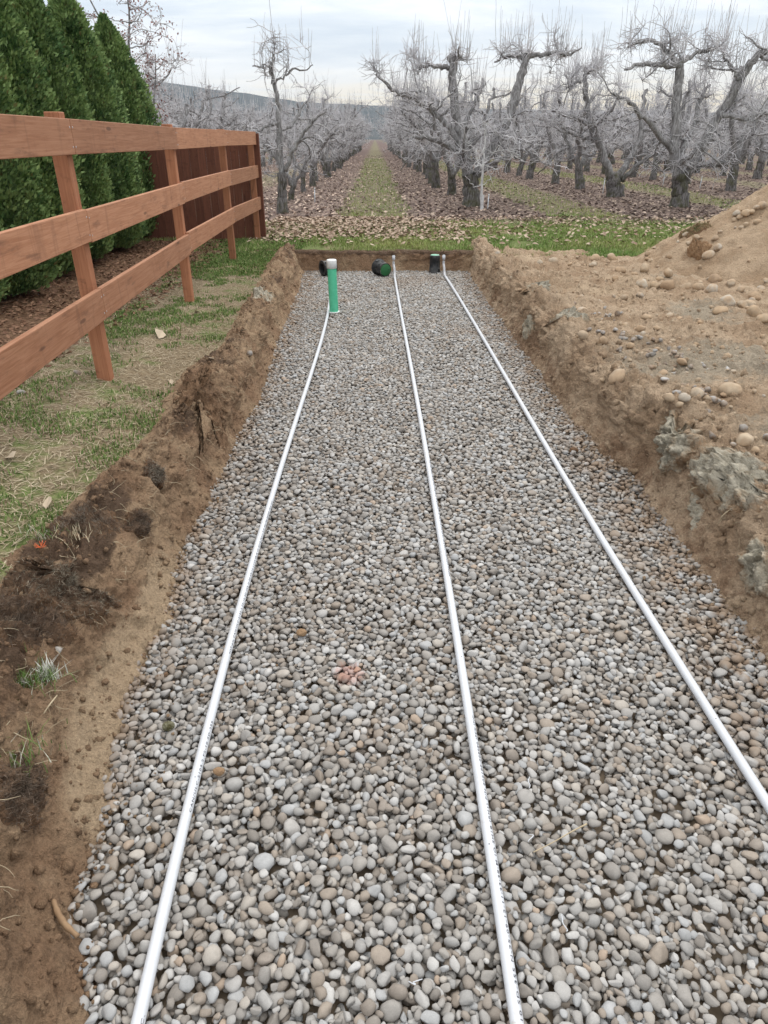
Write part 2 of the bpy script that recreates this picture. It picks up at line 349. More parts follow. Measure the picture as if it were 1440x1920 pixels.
def b_bark(t, bs):
    o = opos(t); g = gpos(t); x, y, z = xyz(t, o)
    n = t.noise(t.vmul(o, (1, 1, 0.22)), 26, 6, 0.7); n2 = t.noise(g, 3.5, 4, 0.6)
    c = t.mix(t.map(n, 0.35, 0.65), (0.135, 0.131, 0.133), (0.36, 0.357, 0.365))
    c = t.mix(t.map(n2, 0.5, 0.68, 0, 0.5), c, (0.085, 0.078, 0.074))
    moss = t.math('MULTIPLY', t.map(n2, 0.42, 0.56), t.map(z, 0.2, 1.1, 0.7, 0.0))
    c = t.mix(moss, c, (0.06, 0.062, 0.022))
    return c, t.bump(n, 0.6, 0.012)
M_BARK = material('pear_bark', b_bark, 0.95, 0.1)
def b_trunk(t, bs):
    o = opos(t); g = gpos(t)
    n = t.noise(t.vmul(o, (1, 1, 0.2)), 30, 6, 0.7); n2 = t.noise(g, 4.5, 4, 0.6)
    c = t.mix(t.map(n, 0.35, 0.65), (0.055, 0.050, 0.047), (0.215, 0.205, 0.205))
    c = t.mix(t.map(n2, 0.45, 0.62, 0, 0.6), c, (0.070, 0.072, 0.030))
    return c, t.bump(n, 0.9, 0.02)
M_TRUNK = material('old_trunk_bark', b_trunk, 0.95, 0.1)
M_TWIG = material('pear_twig', lambda t, b: t.mix(t.map(t.noise(gpos(t), 2.5, 3), 0.35, 0.65), (0.39, 0.385, 0.405), (0.68, 0.672, 0.705)), 0.9, 0.1)
M_WHITEBARK = material('pale_sapling_bark', lambda t, b: t.mix(t.map(t.noise(gpos(t), 9, 4), 0.35, 0.65), (0.42, 0.42, 0.43), (0.62, 0.62, 0.63)), 0.9)
def b_folia(t, bs):
    a = attr(t, 'tint'); g = gpos(t); n = t.noise(g, 5, 3)
    s = t.new('ShaderNodeSeparateColor'); t.l.new(a, s.inputs[0])
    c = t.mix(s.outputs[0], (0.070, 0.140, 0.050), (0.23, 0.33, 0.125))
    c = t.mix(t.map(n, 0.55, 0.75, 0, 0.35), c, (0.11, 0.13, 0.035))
    return t.mix(s.outputs[1], c, (0.15, 0.085, 0.035))
M_CEDAR = material('arborvitae_foliage', b_folia, 0.7, 0.2)
M_REDLEAF = material('red_leaf', lambda t, b: t.mix(attr(t, 'tint', 'Fac'), (0.17, 0.062, 0.055), (0.36, 0.20, 0.17)), 0.8)
def b_tint(t, bs): return attr(t, 'tint')
M_GRASS = material('grass_blade', b_tint, 0.75, 0.2)
M_LEAF = material('dry_leaf', b_tint, 0.8, 0.2)
M_STRAW = material('straw', lambda t, b: t.mix(t.noise(gpos(t), 20), (0.30, 0.23, 0.14), (0.52, 0.45, 0.33)), 0.8)
M_ROOT = material('dry_root', lambda t, b: t.mix(t.noise(gpos(t), 25), (0.16, 0.09, 0.05), (0.36, 0.25, 0.15)), 0.85)
def m_clod(name, a, b_, c_, soil=None):
    def b(t, bs):
        g = gpos(t); n = t.noise(g, 25, 6, 0.7); n2 = t.noise(g, 8, 4); n3 = t.noise(g, 14, 5, 0.7)
        c = t.mix(t.map(n, 0.35, 0.65), a, b_); c = t.mix(t.map(n2, 0.5, 0.65, 0, 0.6), c, c_)
        if soil: c = t.mix(t.map(t.math('ADD', attr(t, 'mask', 'Fac'), t.math('MULTIPLY', t.math('SUBTRACT', n3, 0.5), 1.3)), 0.45, 0.95), c, t.mix(t.map(n, 0.35, 0.65), tuple(0.75*k for k in soil), soil))
        return c, t.bump(t.math('ADD', n, t.noise(g, 110, 3, 0.7)), 1.0, 0.02)
    return material(name, b, 0.97, 0.1)
M_SOD = m_clod('dry_grey_sod', (0.38, 0.345, 0.275), (0.58, 0.54, 0.45), (0.44, 0.345, 0.24), (0.40, 0.275, 0.175))
M_TOPSOIL = m_clod('dark_root_sod', (0.085, 0.056, 0.040), (0.165, 0.112, 0.078), (0.21, 0.14, 0.092), (0.245, 0.15, 0.092))
M_CLOD = m_clod('loose_soil', (0.15, 0.09, 0.055), (0.29, 0.185, 0.115), (0.22, 0.135, 0.08))
M_CLODR = m_clod('loose_sandy_soil', (0.25, 0.15, 0.085), (0.42, 0.28, 0.17), (0.34, 0.215, 0.125))

# ------------------------------------------------------------------ terrain functions
def grade(x, y):
    x = np.asarray(x, float); y = np.asarray(y, float)
    p = np.stack([x, y, np.zeros_like(x+y)], -1) if np.shape(x) else np.array([x, y, 0.0])
    return 0.275+0.13*sstep(1.2, 2.2, -x)*sstep(8.5, 4.5, y)+0.022*fbm(p, 0.9, 3, seed=5)+0.10*sstep(14, 40, y)*fbm(p, 0.05, 2, seed=9)
def curve_of(pix, z, yend0, yend1):
    q = np.array([PZ(a, b, z) for a, b in pix]); q = q[np.argsort(q[:, 1])]
    ys = np.concatenate([[yend0], q[:, 1], [yend1]]); xs = np.concatenate([[q[0, 0]], q[:, 0], [q[-1, 0]]])
    return ys, xs
LT = curve_of([(562, 518), (548, 560), (520, 620), (500, 690), (468, 765), (425, 850), (385, 930), (350, 985), (325, 1060), (303, 1165), (262, 1230), (215, 1310), (190, 1390), (185, 1500), (150, 1620), (112, 1700), (120, 1790), (138, 1900)], 0.0, -2, 13)
RT = curve_of([(885, 516), (905, 545), (958, 612), (1010, 690), (1040, 735), (1105, 805), (1135, 852), (1205, 893), (1235, 960), (1300, 1030), (1345, 1085), (1405, 1160), (1450, 1235)], 0.0, -2, 13)
OB = curve_of([(508, 490), (478, 540), (452, 600), (428, 645), (345, 712), (305, 790), (268, 850), (195, 905), (125, 965), (45, 1020), (-10, 1095), (-60, 1250)], 0.30, -2, 13)
YEND = float(PZ(720, 508)[1])

# ground sheet (hole where the trench and the spoil field are dug)
def axis(lo, hi, c0, c1, d, growth):
    a = list(np.arange(c0, c1+1e-6, d)); s = d
    while a[-1] < hi: s *= growth; a.append(a[-1]+s)
    s = d
    while a[0] > lo: s *= growth; a.insert(0, a[0]-s)
    return np.array(a)
gx = axis(-4000, 4000, -6, 8, 0.10, 1.25); gy = axis(-4000, 4000, 0, 17, 0.10, 1.25)
gx = np.clip(gx, -4200, 4200); gy = np.clip(gy, -4200, 4200)
GX, GY = np.meshgrid(gx, gy); GZ = grade(GX, GY)
gv = np.stack([GX, GY, GZ], -1).reshape(-1, 3); gf = grid_faces(len(gy), len(gx))
cx = gv[gf].mean(1)
lt = np.interp(cx[:, 1], *LT); rt = np.interp(cx[:, 1], *RT)
hole = (cx[:, 1] > -1.6) & (cx[:, 1] < YEND+0.22) & (cx[:, 0] > lt-0.17-0.26*sstep(4.4, 2.6, cx[:, 1])) & (cx[:, 0] < rt+0.40)
ground = tag(link('ground', mesh_np('ground', gv, gf[~hole]), M_GROUND), kind='structure')

# trench sides: swept profiles pushed about by noise
def rows(y0, y1, k=0.0035, dmin=0.009):
    a = [y0]
    while a[-1] < y1: a.append(a[-1]+max(dmin, k*max(a[-1], 0.0)+0.004))
    return np.array(a)
def sweep(ys, ctrl, ncol):
    """ctrl (R,K,2) control polylines (offset, z); ncol segments per span -> (R,M,2) smoothed"""
    K = ctrl.shape[1]; tt = np.concatenate([np.arange(n)/n+k for k, n in enumerate(ncol)]+[[K-1]])
    k = np.minimum(tt.astype(int), K-2); f = (tt-k)[None, :, None]
    p0 = ctrl[:, np.maximum(k-1, 0)]; p1 = ctrl[:, k]; p2 = ctrl[:, k+1]; p3 = ctrl[:, np.minimum(k+2, K-1)]
    cr = 0.5*((2*p1)+(-p0+p2)*f+(2*p0-5*p1+4*p2-p3)*f**2+(-p0+3*p1-3*p2+p3)*f**3)
    return 0.55*cr+0.45*(p1*(1-f)+p2*f), tt
def normals(P):
    n = np.cross(np.gradient(P, axis=0), np.gradient(P, axis=1)); n /= np.linalg.norm(n, axis=-1, keepdims=True)+1e-9
    return n*np.sign(n[..., 2:3]+0.3*0+1e-9) if False else n
def n1d(y, s, seed): return fbm(np.stack([y*s, y*0+seed*3.1, y*0], -1), 1.0, 3, seed=seed)

YL = rows(-0.4, YEND+0.5)
tx = np.interp(YL, *LT); tx = np.convolve(np.pad(tx, 6, 'edge'), np.ones(13)/13, 'valid')+0.02*n1d(YL, 3, 1)
hL = grade(tx-0.5, YL)
bL = 0.045+0.055*np.clip(n1d(YL, 1.1, 2)+0.4, 0, 1.5); wL = 0.11+0.03*n1d(YL, 0.8, 3)+0.13*sstep(4.0, 2.3, YL)
ob = np.interp(YL, *OB); ob = np.convolve(np.pad(ob, 10, 'edge'), np.ones(21)/21, 'valid')
oL = np.clip(tx-ob-wL-0.10+0.05*n1d(YL, 2.0, 4), 0.10, 0.9)
z0 = np.zeros_like(YL)
toe = 0.03+0.03*n1d(YL, 2.0, 6)
ctrl = np.stack([np.stack([z0-0.10-toe, z0-0.12], -1), np.stack([z0-0.02-toe*0.6, z0-0.005], -1), np.stack([0.30*wL, hL*0.35], -1), np.stack([0.62*wL, hL*0.82], -1),
                 np.stack([wL+0.06, hL+bL*0.9], -1), np.stack([wL+0.45*oL+0.05, hL+bL], -1), np.stack([wL+oL+0.1, hL+0.012], -1), np.stack([wL+oL+0.30, hL-0.10], -1)], 1)
pr, tt = sweep(YL, ctrl, [4, 14, 16, 14, 14, 14, 12])
P = np.stack([tx[:, None]-pr[..., 0], np.repeat(YL[:, None], pr.shape[1], 1), pr[..., 1]], -1)
def roughen(P, amp_col, sgn, seed):
    N = np.cross(np.gradient(P, axis=1), np.gradient(P, axis=0)); N /= np.linalg.norm(N, axis=-1, keepdims=True)+1e-9
    N = N*np.where((N[..., 2:3]).mean() > 0, 1, -1)
    W = P+0.03*np.stack([fbm(P, 9, 2, seed=seed+31), fbm(P, 9, 2, seed=seed+32), fbm(P, 9, 2, seed=seed+33)], -1)
    cm = sstep(-0.15, 0.25, fbm(P, 1.9, 2, seed=seed+21))
    d = 0.70*fbm(P, 3.0, 4, 0.55, seed)+0.45*fbm(P, 8, 4, 0.62, seed+3, True)+0.55*fbm(P*np.array([1, 1, 0.22]), 16, 3, 0.6, seed+5)*sgn[None]+0.22*fbm(P, 42, 3, 0.65, seed+8, True)
    d = d+cm*(0.75*(0.55-worley(W, 11, seed+41))+0.42*(0.5-worley(W, 27, seed+42)))
    return P+N*(d*amp_col[None, :])[..., None], N
ampL = np.interp(tt, [0, 1, 1.6, 3, 4, 5, 6, 7], [0.01, 0.025, 0.045, 0.06, 0.105, 0.11, 0.045, 0.0])
PL, NL = roughen(P, ampL, np.interp(tt, [0, 1, 3.2, 4, 7], [1, 1, 1, 0.3, 0.3]), 20); tt_left = tt.copy()
top = sstep(3.0, 3.6, tt)[None]*sstep(6.2, 5.4, tt)[None]
dark = top*np.clip(0.30+0.9*fbm(PL, 1.6, 3, seed=41), 0, 1)*1.0
dark = dark+0.45*top*sstep(3.4, 2.4, YL)[:, None]
sand = sstep(2.9, 1.4, tt)[None]*np.clip(0.25+0.9*sstep(3.4, 2.6, YL)[:, None]*sstep(1.2, 1.6, YL)[:, None]+0.6*fbm(PL, 1.3, 2, seed=44), 0, 1)
grey = np.clip(fbm(PL, 2.5, 3, seed=47)-0.25, 0, 1)*sstep(2.5, 4, tt)[None]*0.9+0.5*sstep(1.35, 0.9, YL)[:, None]*np.clip(fbm(PL, 3, 3, seed=49)+0.4, 0, 1)
meL = mesh_np('left_bank', PL.reshape(-1, 3), grid_faces(*PL.shape[:2]))
col_attr(meL, 'mask', np.stack(np.broadcast_arrays(dark, grey, sand), -1).reshape(-1, 3))
left_bank = tag(link('left_trench_bank', meL, M_LEFT), kind='structure')

# right side: wall, ragged lip, then the bare spoil field running out to the heap
YR = rows(-0.4, YEND+0.7)
tx = np.interp(YR, *RT); tx = np.convolve(np.pad(tx, 6, 'edge'), np.ones(13)/13, 'valid')+0.025*n1d(YR, 3, 11)
hR = 0.36+0.05*n1d(YR, 0.9, 12)-0.06*sstep(8, 11, YR); bR = 0.03+0.07*np.clip(n1d(YR, 1.3, 13)+0.3, 0, 1.4); wR = 0.14+0.05*n1d(YR, 1.0, 14)+0.05*sstep(5, 3, YR)
oR = 0.30+0.08*n1d(YR, 0.9, 15); z0 = np.zeros_like(YR); toe = 0.03+0.035*n1d(YR, 2.0, 16)
fz = 0.335-0.05*sstep(8.5, 11.5, YR)
def ed(d): return fz-0.30*sstep(YEND-0.15, YEND+0.35, YR+0.35*n1d(YR, 1.0, 17)*0) * (1 if d else 1)
ctrl = np.stack([np.stack([z0-0.10-toe, z0-0.12], -1), np.stack([z0-0.02-toe*0.6, z0-0.005], -1), np.stack([0.30*wR, hR*0.40], -1), np.stack([0.55*wR, hR*0.85], -1),
                 np.stack([wR+0.06, hR+bR], -1), np.stack([wR+oR, hR+0.4*bR], -1), np.stack([wR+oR+0.5, fz+0.01], -1), np.stack([z0+2.2, fz], -1), np.stack([z0+5.5, fz], -1), np.stack([z0+8.0, fz-0.3], -1)], 1)
pr, tt = sweep(YR, ctrl, [4, 14, 16, 14, 16, 16, 52, 70, 8])
P = np.stack([tx[:, None]+pr[..., 0], np.repeat(YR[:, None], pr.shape[1], 1), pr[..., 1]], -1)
ampR = np.interp(tt, [0, 1, 1.6, 3, 4, 5, 6, 7, 8, 9], [0.01, 0.025, 0.055, 0.08, 0.15, 0.15, 0.11, 0.10, 0.09, 0.0])
# far edge of the field sinks under the grass strip along a ragged line
edge = YEND-0.35+0.5*fbm(P*np.array([1, 0, 0]), 0.8, 3, seed=71)+0.25*sstep(3.5, 5, P[..., 0])
P[..., 2] -= 0.30*sstep(0, 0.55, P[..., 1]-edge)*sstep(4.2, 5.2, tt)[None]
P = P[:, :, :]
N_ = P.copy(); PR, NR = roughen(P[:, ::-1], ampR[::-1], np.interp(tt, [0, 1, 3.2, 4, 9], [1, 1, 1, 0.3, 0.3])[::-1], 60); PR = PR[:, ::-1]; tt_right = tt.copy()
top = sstep(3.0, 3.6, tt)[None]*sstep(7.0, 5.2, tt)[None]
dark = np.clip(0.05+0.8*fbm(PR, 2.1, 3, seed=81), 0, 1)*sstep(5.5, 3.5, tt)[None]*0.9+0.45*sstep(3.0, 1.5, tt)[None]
grey = np.clip(fbm(PR, 0.75, 3, seed=84)*1.7-0.22, 0, 1)*sstep(3.6, 5, tt)[None]
q = PZ(1320, 690, 0.33)
grey = grey+0.75*np.exp(-(((PR[..., 0]-q[0])/1.0)**2+((PR[..., 1]-q[1])/0.75)**2))
sand = np.clip(0.25+0.9*fbm(PR, 1.1, 3, seed=87), 0, 1)*sstep(3.5, 5, tt)[None]
meR = mesh_np('right_bank', PR.reshape(-1, 3), grid_faces(*PR.shape[:2])[:, ::-1])
col_attr(meR, 'mask', np.stack(np.broadcast_arrays(dark, grey, sand), -1).reshape(-1, 3))
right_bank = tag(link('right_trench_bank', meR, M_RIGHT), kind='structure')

# far end wall of the trench
xe = np.arange(-1.9, 2.4, 0.02); hE = grade(xe, xe*0+YEND+0.5); ze = np.zeros_like(xe)
ctrl = np.stack([np.stack([ze-0.1, ze-0.12], -1), np.stack([ze-0.02, ze-0.01], -1), np.stack([ze+0.03, hE*0.5], -1), np.stack([ze+0.05+0.03*n1d(xe, 2, 31), hE*0.93], -1), np.stack([ze+0.10, hE+0.012], -1), np.stack([ze+0.3, hE+0.006], -1), np.stack([ze+0.6, hE-0.05], -1)], 1)
pr, tt = sweep(xe, ctrl, [3, 8, 10, 8, 8, 6])
P = np.stack([np.repeat(xe[:, None], pr.shape[1], 1), YEND+pr[..., 0]+0.07*n1d(xe, 1.2, 33)[:, None], pr[..., 1]], -1)
PE, NE = roughen(P, np.interp(tt, [0, 1, 3, 4, 5, 6], [0.01, 0.03, 0.05, 0.03, 0.01, 0]), np.ones(len(tt)), 90)
meE = mesh_np('end_bank', PE.reshape(-1, 3), grid_faces(*PE.shape[:2]))
dk = sstep(2.4, 3.2, tt)[None]*0.75+np.clip(fbm(PE, 2.5, 3, seed=95), 0, 1)*0.6
col_attr(meE, 'mask', np.stack(np.broadcast_arrays(dk, dk*0, 0*dk), -1).reshape(-1, 3))
end_bank = tag(link('end_trench_bank', meE, M_LEFT), kind='structure')

# spoil heap
mc = np.array([6.40, 10.1]); mr = 2.40
gxm = np.arange(mc[0]-3.6, mc[0]+3.6, 0.032); gym = np.arange(mc[1]-3.6, mc[1]+3.6, 0.032)
X, Y = np.meshgrid(gxm, gym); ang = np.arctan2(Y-mc[1], X-mc[0])
p3 = np.stack([X, Y, X*0], -1)
dd = np.hypot(X-mc[0], Y-mc[1])+0.32*fbm(np.stack([np.cos(ang)*1.3, np.sin(ang)*1.3, ang*0], -1), 1.2, 3, seed=101)
hh = np.where(dd < 0.6, 1, 0)*0+0.76*(mr-dd)
hh = np.where(hh > 0, hh, hh*0.5); hh = 1.75-np.log1p(np.exp((1.75-hh)*6))/6
hh = hh+0.16*np.exp(-(np.clip(dd-mr+0.1, -3, 3)/0.45)**2)
Z = 0.30+hh+0.09*fbm(p3, 1.4, 4, seed=103)+0.05*fbm(p3, 6, 4, 0.6, seed=104, billow=True)+0.028*fbm(p3, 19, 3, 0.65, seed=105, billow=True)
Z = np.maximum(Z, -0.05)
meM = mesh_np('dirt_mound', np.stack([X, Y, Z], -1).reshape(-1, 3), grid_faces(*X.shape))
mk = np.stack([np.clip(fbm(p3, 1.7, 3, seed=107)-0.1, 0, 1)*0.8, X*0, np.clip(fbm(p3, 1.2, 3, seed=108)+0.2, 0, 1)], -1)
col_attr(meM, 'mask', mk.reshape(-1, 3))
mound = tag(link('dirt_mound', meM, M_MOUND), 'tall heap of tan sandy soil with cobbles beyond the trench bank', 'dirt heap')

bv_left = BVHTree.FromPolygons(PL.reshape(-1, 3).tolist(), grid_faces(*PL.shape[:2]).tolist())
bv_right = BVHTree.FromPolygons(PR.reshape(-1, 3).tolist(), grid_faces(*PR.shape[:2]).tolist())
bv_mound = BVHTree.FromPolygons(np.stack([X, Y, Z], -1).reshape(-1, 3).tolist(), grid_faces(*X.shape).tolist())
near = (np.abs(cx[:, 0]) < 9) & (cx[:, 1] > -1) & (cx[:, 1] < 20) & ~hole
bv_ground = BVHTree.FromPolygons(gv.tolist(), gf[near].tolist())
BV = (('left', bv_left), ('right', bv_right), ('mound', bv_mound), ('ground', bv_ground))
def surf(x, y):
    best = float(grade(x, y)); 
    if np.interp(y, *LT)-0.4 < x < np.interp(y, *RT)+0.4 and y < YEND: best = -0.02
    who = 'ground'
    for nm, b in (('left', bv_left), ('right', bv_right), ('mound', bv_mound)):
        h = b.ray_cast(Vector((x, y, 5)), Vector((0, 0, -1)))
        if h[0] is not None and h[0].z > best: best = h[0].z; who = nm
    return best, who
def hitpix(px, py, nrm=False):
    d = Vector(ray(px, py).tolist()).normalized(); o = Vector((0, 0, CAMZ)); best = None
    for nm, b in BV:
        h = b.ray_cast(o, d)
        if h[0] is not None and (best is None or h[3] < best[1]): best = (np.array(h[0]), h[3], nm, h[1])
    g = PZ(px, py, 0.0)
    if best is None or np.linalg.norm(g-np.array(o)) < best[1]:
        if np.interp(g[1], *LT) < g[0] < np.interp(g[1], *RT) and g[1] < YEND: best = (g, 0, 'gravel', Vector((0, 0, 1)))
    if best is None: best = (PZ(px, py, 0.3), 0, 'ground', Vector((0, 0, 1)))
    n = best[3] if best[3].z > 0 or best[3].dot(d) < 0 else -best[3]
    if n.dot(d) > 0: n = -n
    return (best[0], best[2], n) if nrm else (best[0], best[2])

# distant hills
az = np.linspace(-R(75), R(75), 260); rr = np.linspace(0, 1, 26)
prof_az = np.array([-75, -40, -26, -18, -14, -10, -7, -4, 0, 6, 14, 25, 45, 75]); prof_el = np.array([3.5, 3.6, 3.7, 3.55, 3.35, 3.0, 2.62, 2.35, 2.2, 2.0, 1.75, 1.6, 1.8, 2.2])
el = np.interp(np.degrees(az), prof_az, prof_el)
D0, D1 = 1500.0, 3600.0
A, Rr = np.meshgrid(az, rr); Dd = D0+(D1-D0)*Rr
crest = 2600*np.tan(np.radians(el))
hp = np.stack([np.sin(A)*Dd, np.cos(A)*Dd, Dd*0], -1)
shape = sstep(0, 0.52, Rr)*sstep(1.02, 0.5, Rr)
hz_ = crest[None]*shape*(1+0.10*fbm(hp, 1/300, 4, seed=131))+4*fbm(hp, 1/60, 3, seed=133)*shape
hp[..., 2] = hz_-3
def b_hill(t, bs):
    g = gpos(t); n = t.noise(g, 0.012, 6, 0.65); n2 = t.noise(g, 0.05, 4, 0.7)
    c = t.mix(t.map(n, 0.4, 0.6), (0.030, 0.040, 0.042), (0.065, 0.068, 0.062))
    return c, t.bump(n2, 1.0, 12.0)
hills = tag(link('hills', mesh_np('hills', hp.reshape(-1, 3), grid_faces(*A.shape)[:, ::-1]), material('hill_woods', b_hill, 0.95, 0.1)), kind='structure')

# ------------------------------------------------------------------ pvc pipes (laid before the pebbles so that they make room)
PIPE_R = 0.0168
def pipe_path(pix, z, y0, y1):
    q = np.array([PZ(a, b, z) for a, b in pix]); q = q[np.argsort(q[:, 1])]
    co = np.polyfit(q[:, 1], q[:, 0], 3); ys = np.linspace(y0, y1, 90)
    return np.stack([np.polyval(co, ys), ys, z+0.002*np.sin(ys*1.3)], -1)
PZC = 0.018
g_base = PZ(626, 588); 
pA = pipe_path([(612, 600), (590, 680), (551, 800), (525, 880), (478, 1040), (428, 1220), (380, 1400), (337, 1580), (300, 1740), (268, 1880)], PZC, 0.25, float(PZ(616, 575)[1])+0.45)
pB = pipe_path([(740, 520), (753, 590), (770, 690), (797, 830), (822, 980), (848, 1150), (876, 1320), (905, 1500), (932, 1680), (962, 1870)], PZC, 0.25, float(PZ(740, 522)[1]))
pC = pipe_path([(836, 520), (868, 570), (915, 650), (965, 735), (1030, 845), (1095, 960), (1190, 1105), (1290, 1270), (1380, 1415), (1440, 1512)], PZC, 0.25, float(PZ(835, 520)[1]))

def make_pipe(path, label, riser=None, text=None, tex_y=None, seed=0):
    root = empty('pvc_pipe', tuple(path[0]*[1, 1, 0])); inv = Vector(root.location)
    def part(nm, tb, m, smooth=True):
        me = tb.mesh(nm); me.transform(Matrix.Translation(-inv)); return link(nm, me, m, root)
    tb = Tubes(); tb.add(path, PIPE_R, 20); part('pipe', tb, M_PVC)
    if riser:
        e = path[-1].copy(); dirv = path[-1]-path[-8]; dirv /= np.linalg.norm(dirv)
        tp = PY(riser[0], riser[1], e[1]+0.22)
        ctl = [e-dirv*0.05, e+dirv*0.03, e+dirv*0.10+np.array([0, 0, 0.035]), e+dirv*0.15+np.array([0, 0, 0.10]), np.array([tp[0], tp[1], 0.16]), tp]
        ctl = np.array(ctl); k = np.linspace(0, len(ctl)-1, 28); cc = np.stack([np.interp(k, range(len(ctl)), ctl[:, a]) for a in range(3)], -1)
        for _ in range(3): cc[1:-1] = (cc[:-2]+2*cc[1:-1]+cc[2:])/4
        tb = Tubes(); tb.add(cc, 0.0185, 16); part('riser', tb, M_SCREW_SHADE)  # riser coloured grey to imitate shadow on its lower part
        u = cc[-1]-cc[-3]; u /= np.linalg.norm(u)
        tb = Tubes(); tb.add([tp-u*0.005, tp+u*0.055], 0.0235, 16); tb.add([tp+u*0.055, tp+u*0.062], 0.019, 16); part('threaded_cap', tb, M_PVC)
    # dark discs painting the shade inside drilled orifices
    for k in range(2):
        i = [6, 13][k]+seed; c = path[i]; th = R([100, 78][k])
        n = np.array([math.cos(th), 0, math.sin(th)]); 
        tb = Tubes(); tb.add([c+n*(PIPE_R-0.004), c+n*(PIPE_R+0.0004)], 0.0022, 8); part('orifice_dot', tb, M_INK_HOLE)
    if text:
        for (y0, s, th0) in text:
            cu = bpy.data.curves.new('print', 'FONT'); cu.body = s; cu.size = 0.0150; cu.space_character = 1.25; cu.resolution_u = 2; cu.offset = 0.0002
            ob = bpy.data.objects.new('tmp', cu); me = bpy.data.meshes.new_from_object(ob)
            bpy.data.objects.remove(ob); bpy.data.curves.remove(cu)
            n = len(me.vertices); co = np.zeros(n*3, np.float32); me.vertices.foreach_get('co', co); co = co.reshape(-1, 3)
            yy = y0+co[:, 0]*1.55; th = R(th0)+(co[:, 1]-0.004)*0.75/PIPE_R
            cxp = np.interp(yy, path[:, 1], path[:, 0]); czp = np.interp(yy, path[:, 1], path[:, 2])
            w_ = np.stack([cxp+np.cos(th)*(PIPE_R+0.0005), yy, czp+np.sin(th)*(PIPE_R+0.0005)], -1)-np.array(inv)
            me.vertices.foreach_set('co', w_.astype(np.float32).ravel()); me.update()
            link('print', me, M_INK_HOLE, root)
    return tag(root, label, 'pipe', 'white pvc laterals on the gravel')
TX = 'NSF-pw CAN/ULC-S102.2 FS-10 SD-355 N-25-09-12-11:23:38-M IO SH18 (RH1) P/N 002180-008080 IPEX INC.'
make_pipe(pA, 'white plastic pipe whose far end meets the upright green pipe', None, [(0.52, 'P/N 002210-080808 IPEX INC.', 38), (1.45, 'CAN/ULC-S102.2 FS-10 SD-355', 38), (2.2, TX, 38)])
make_pipe(pB, 'white plastic pipe rising beside the toppled black valve box', (738, 487), [(0.50, TX, 48), (2.75, TX, 48)], seed=3)
make_pipe(pC, 'white plastic pipe rising beside the upright black valve box', (832, 486), None, seed=7)

# ------------------------------------------------------------------ gravel bed
gravel = tag(link('gravel_bed', mesh_np('gravel_bed', np.array([[-1.7, -1.2, -0.045], [2.1, -1.2, -0.045], [2.1, YEND+0.3, -0.045], [-1.7, YEND+0.3, -0.045]]), np.array([[0, 1, 2, 3]])), M_LEFT), kind='structure')
gravel.data.materials.clear(); gravel.data.materials.append(material('gravel_under_soil', lambda t, b: t.mix(t.noise(gpos(t), 40), (0.16, 0.125, 0.09), (0.26, 0.205, 0.15)), 0.95))
peb_shapes = []
for k in range(24):
    v, f = ICO2; v = v.copy(); pw = [2.0, 2.3, 2.0, 2.6, 2.1, 3.0, 2.0, 2.2][k % 8]
    v = np.sign(v)*np.abs(v)**(2.0/pw); 
    v = v*(1+0.34*fbm(v+k*7.7, 0.95, 2, seed=200+k)[:, None]+0.08*fbm(v+k*3.1, 2.4, 2, seed=230+k)[:, None])
    if k % 2 == 1:
        r2 = np.random.default_rng(k)
        for _ in range(4):
            n = r2.normal(size=3); n /= np.linalg.norm(n); d = v@n; lim = r2.uniform(0.42, 0.72); v = v-n[None]*np.maximum(d-lim, 0)[:, None]*0.9
    v /= np.abs(v).max(0)[None]
    me = mesh_np('pebble', v, f); me.materials.append(M_PEBBLE); peb_shapes.append(me)

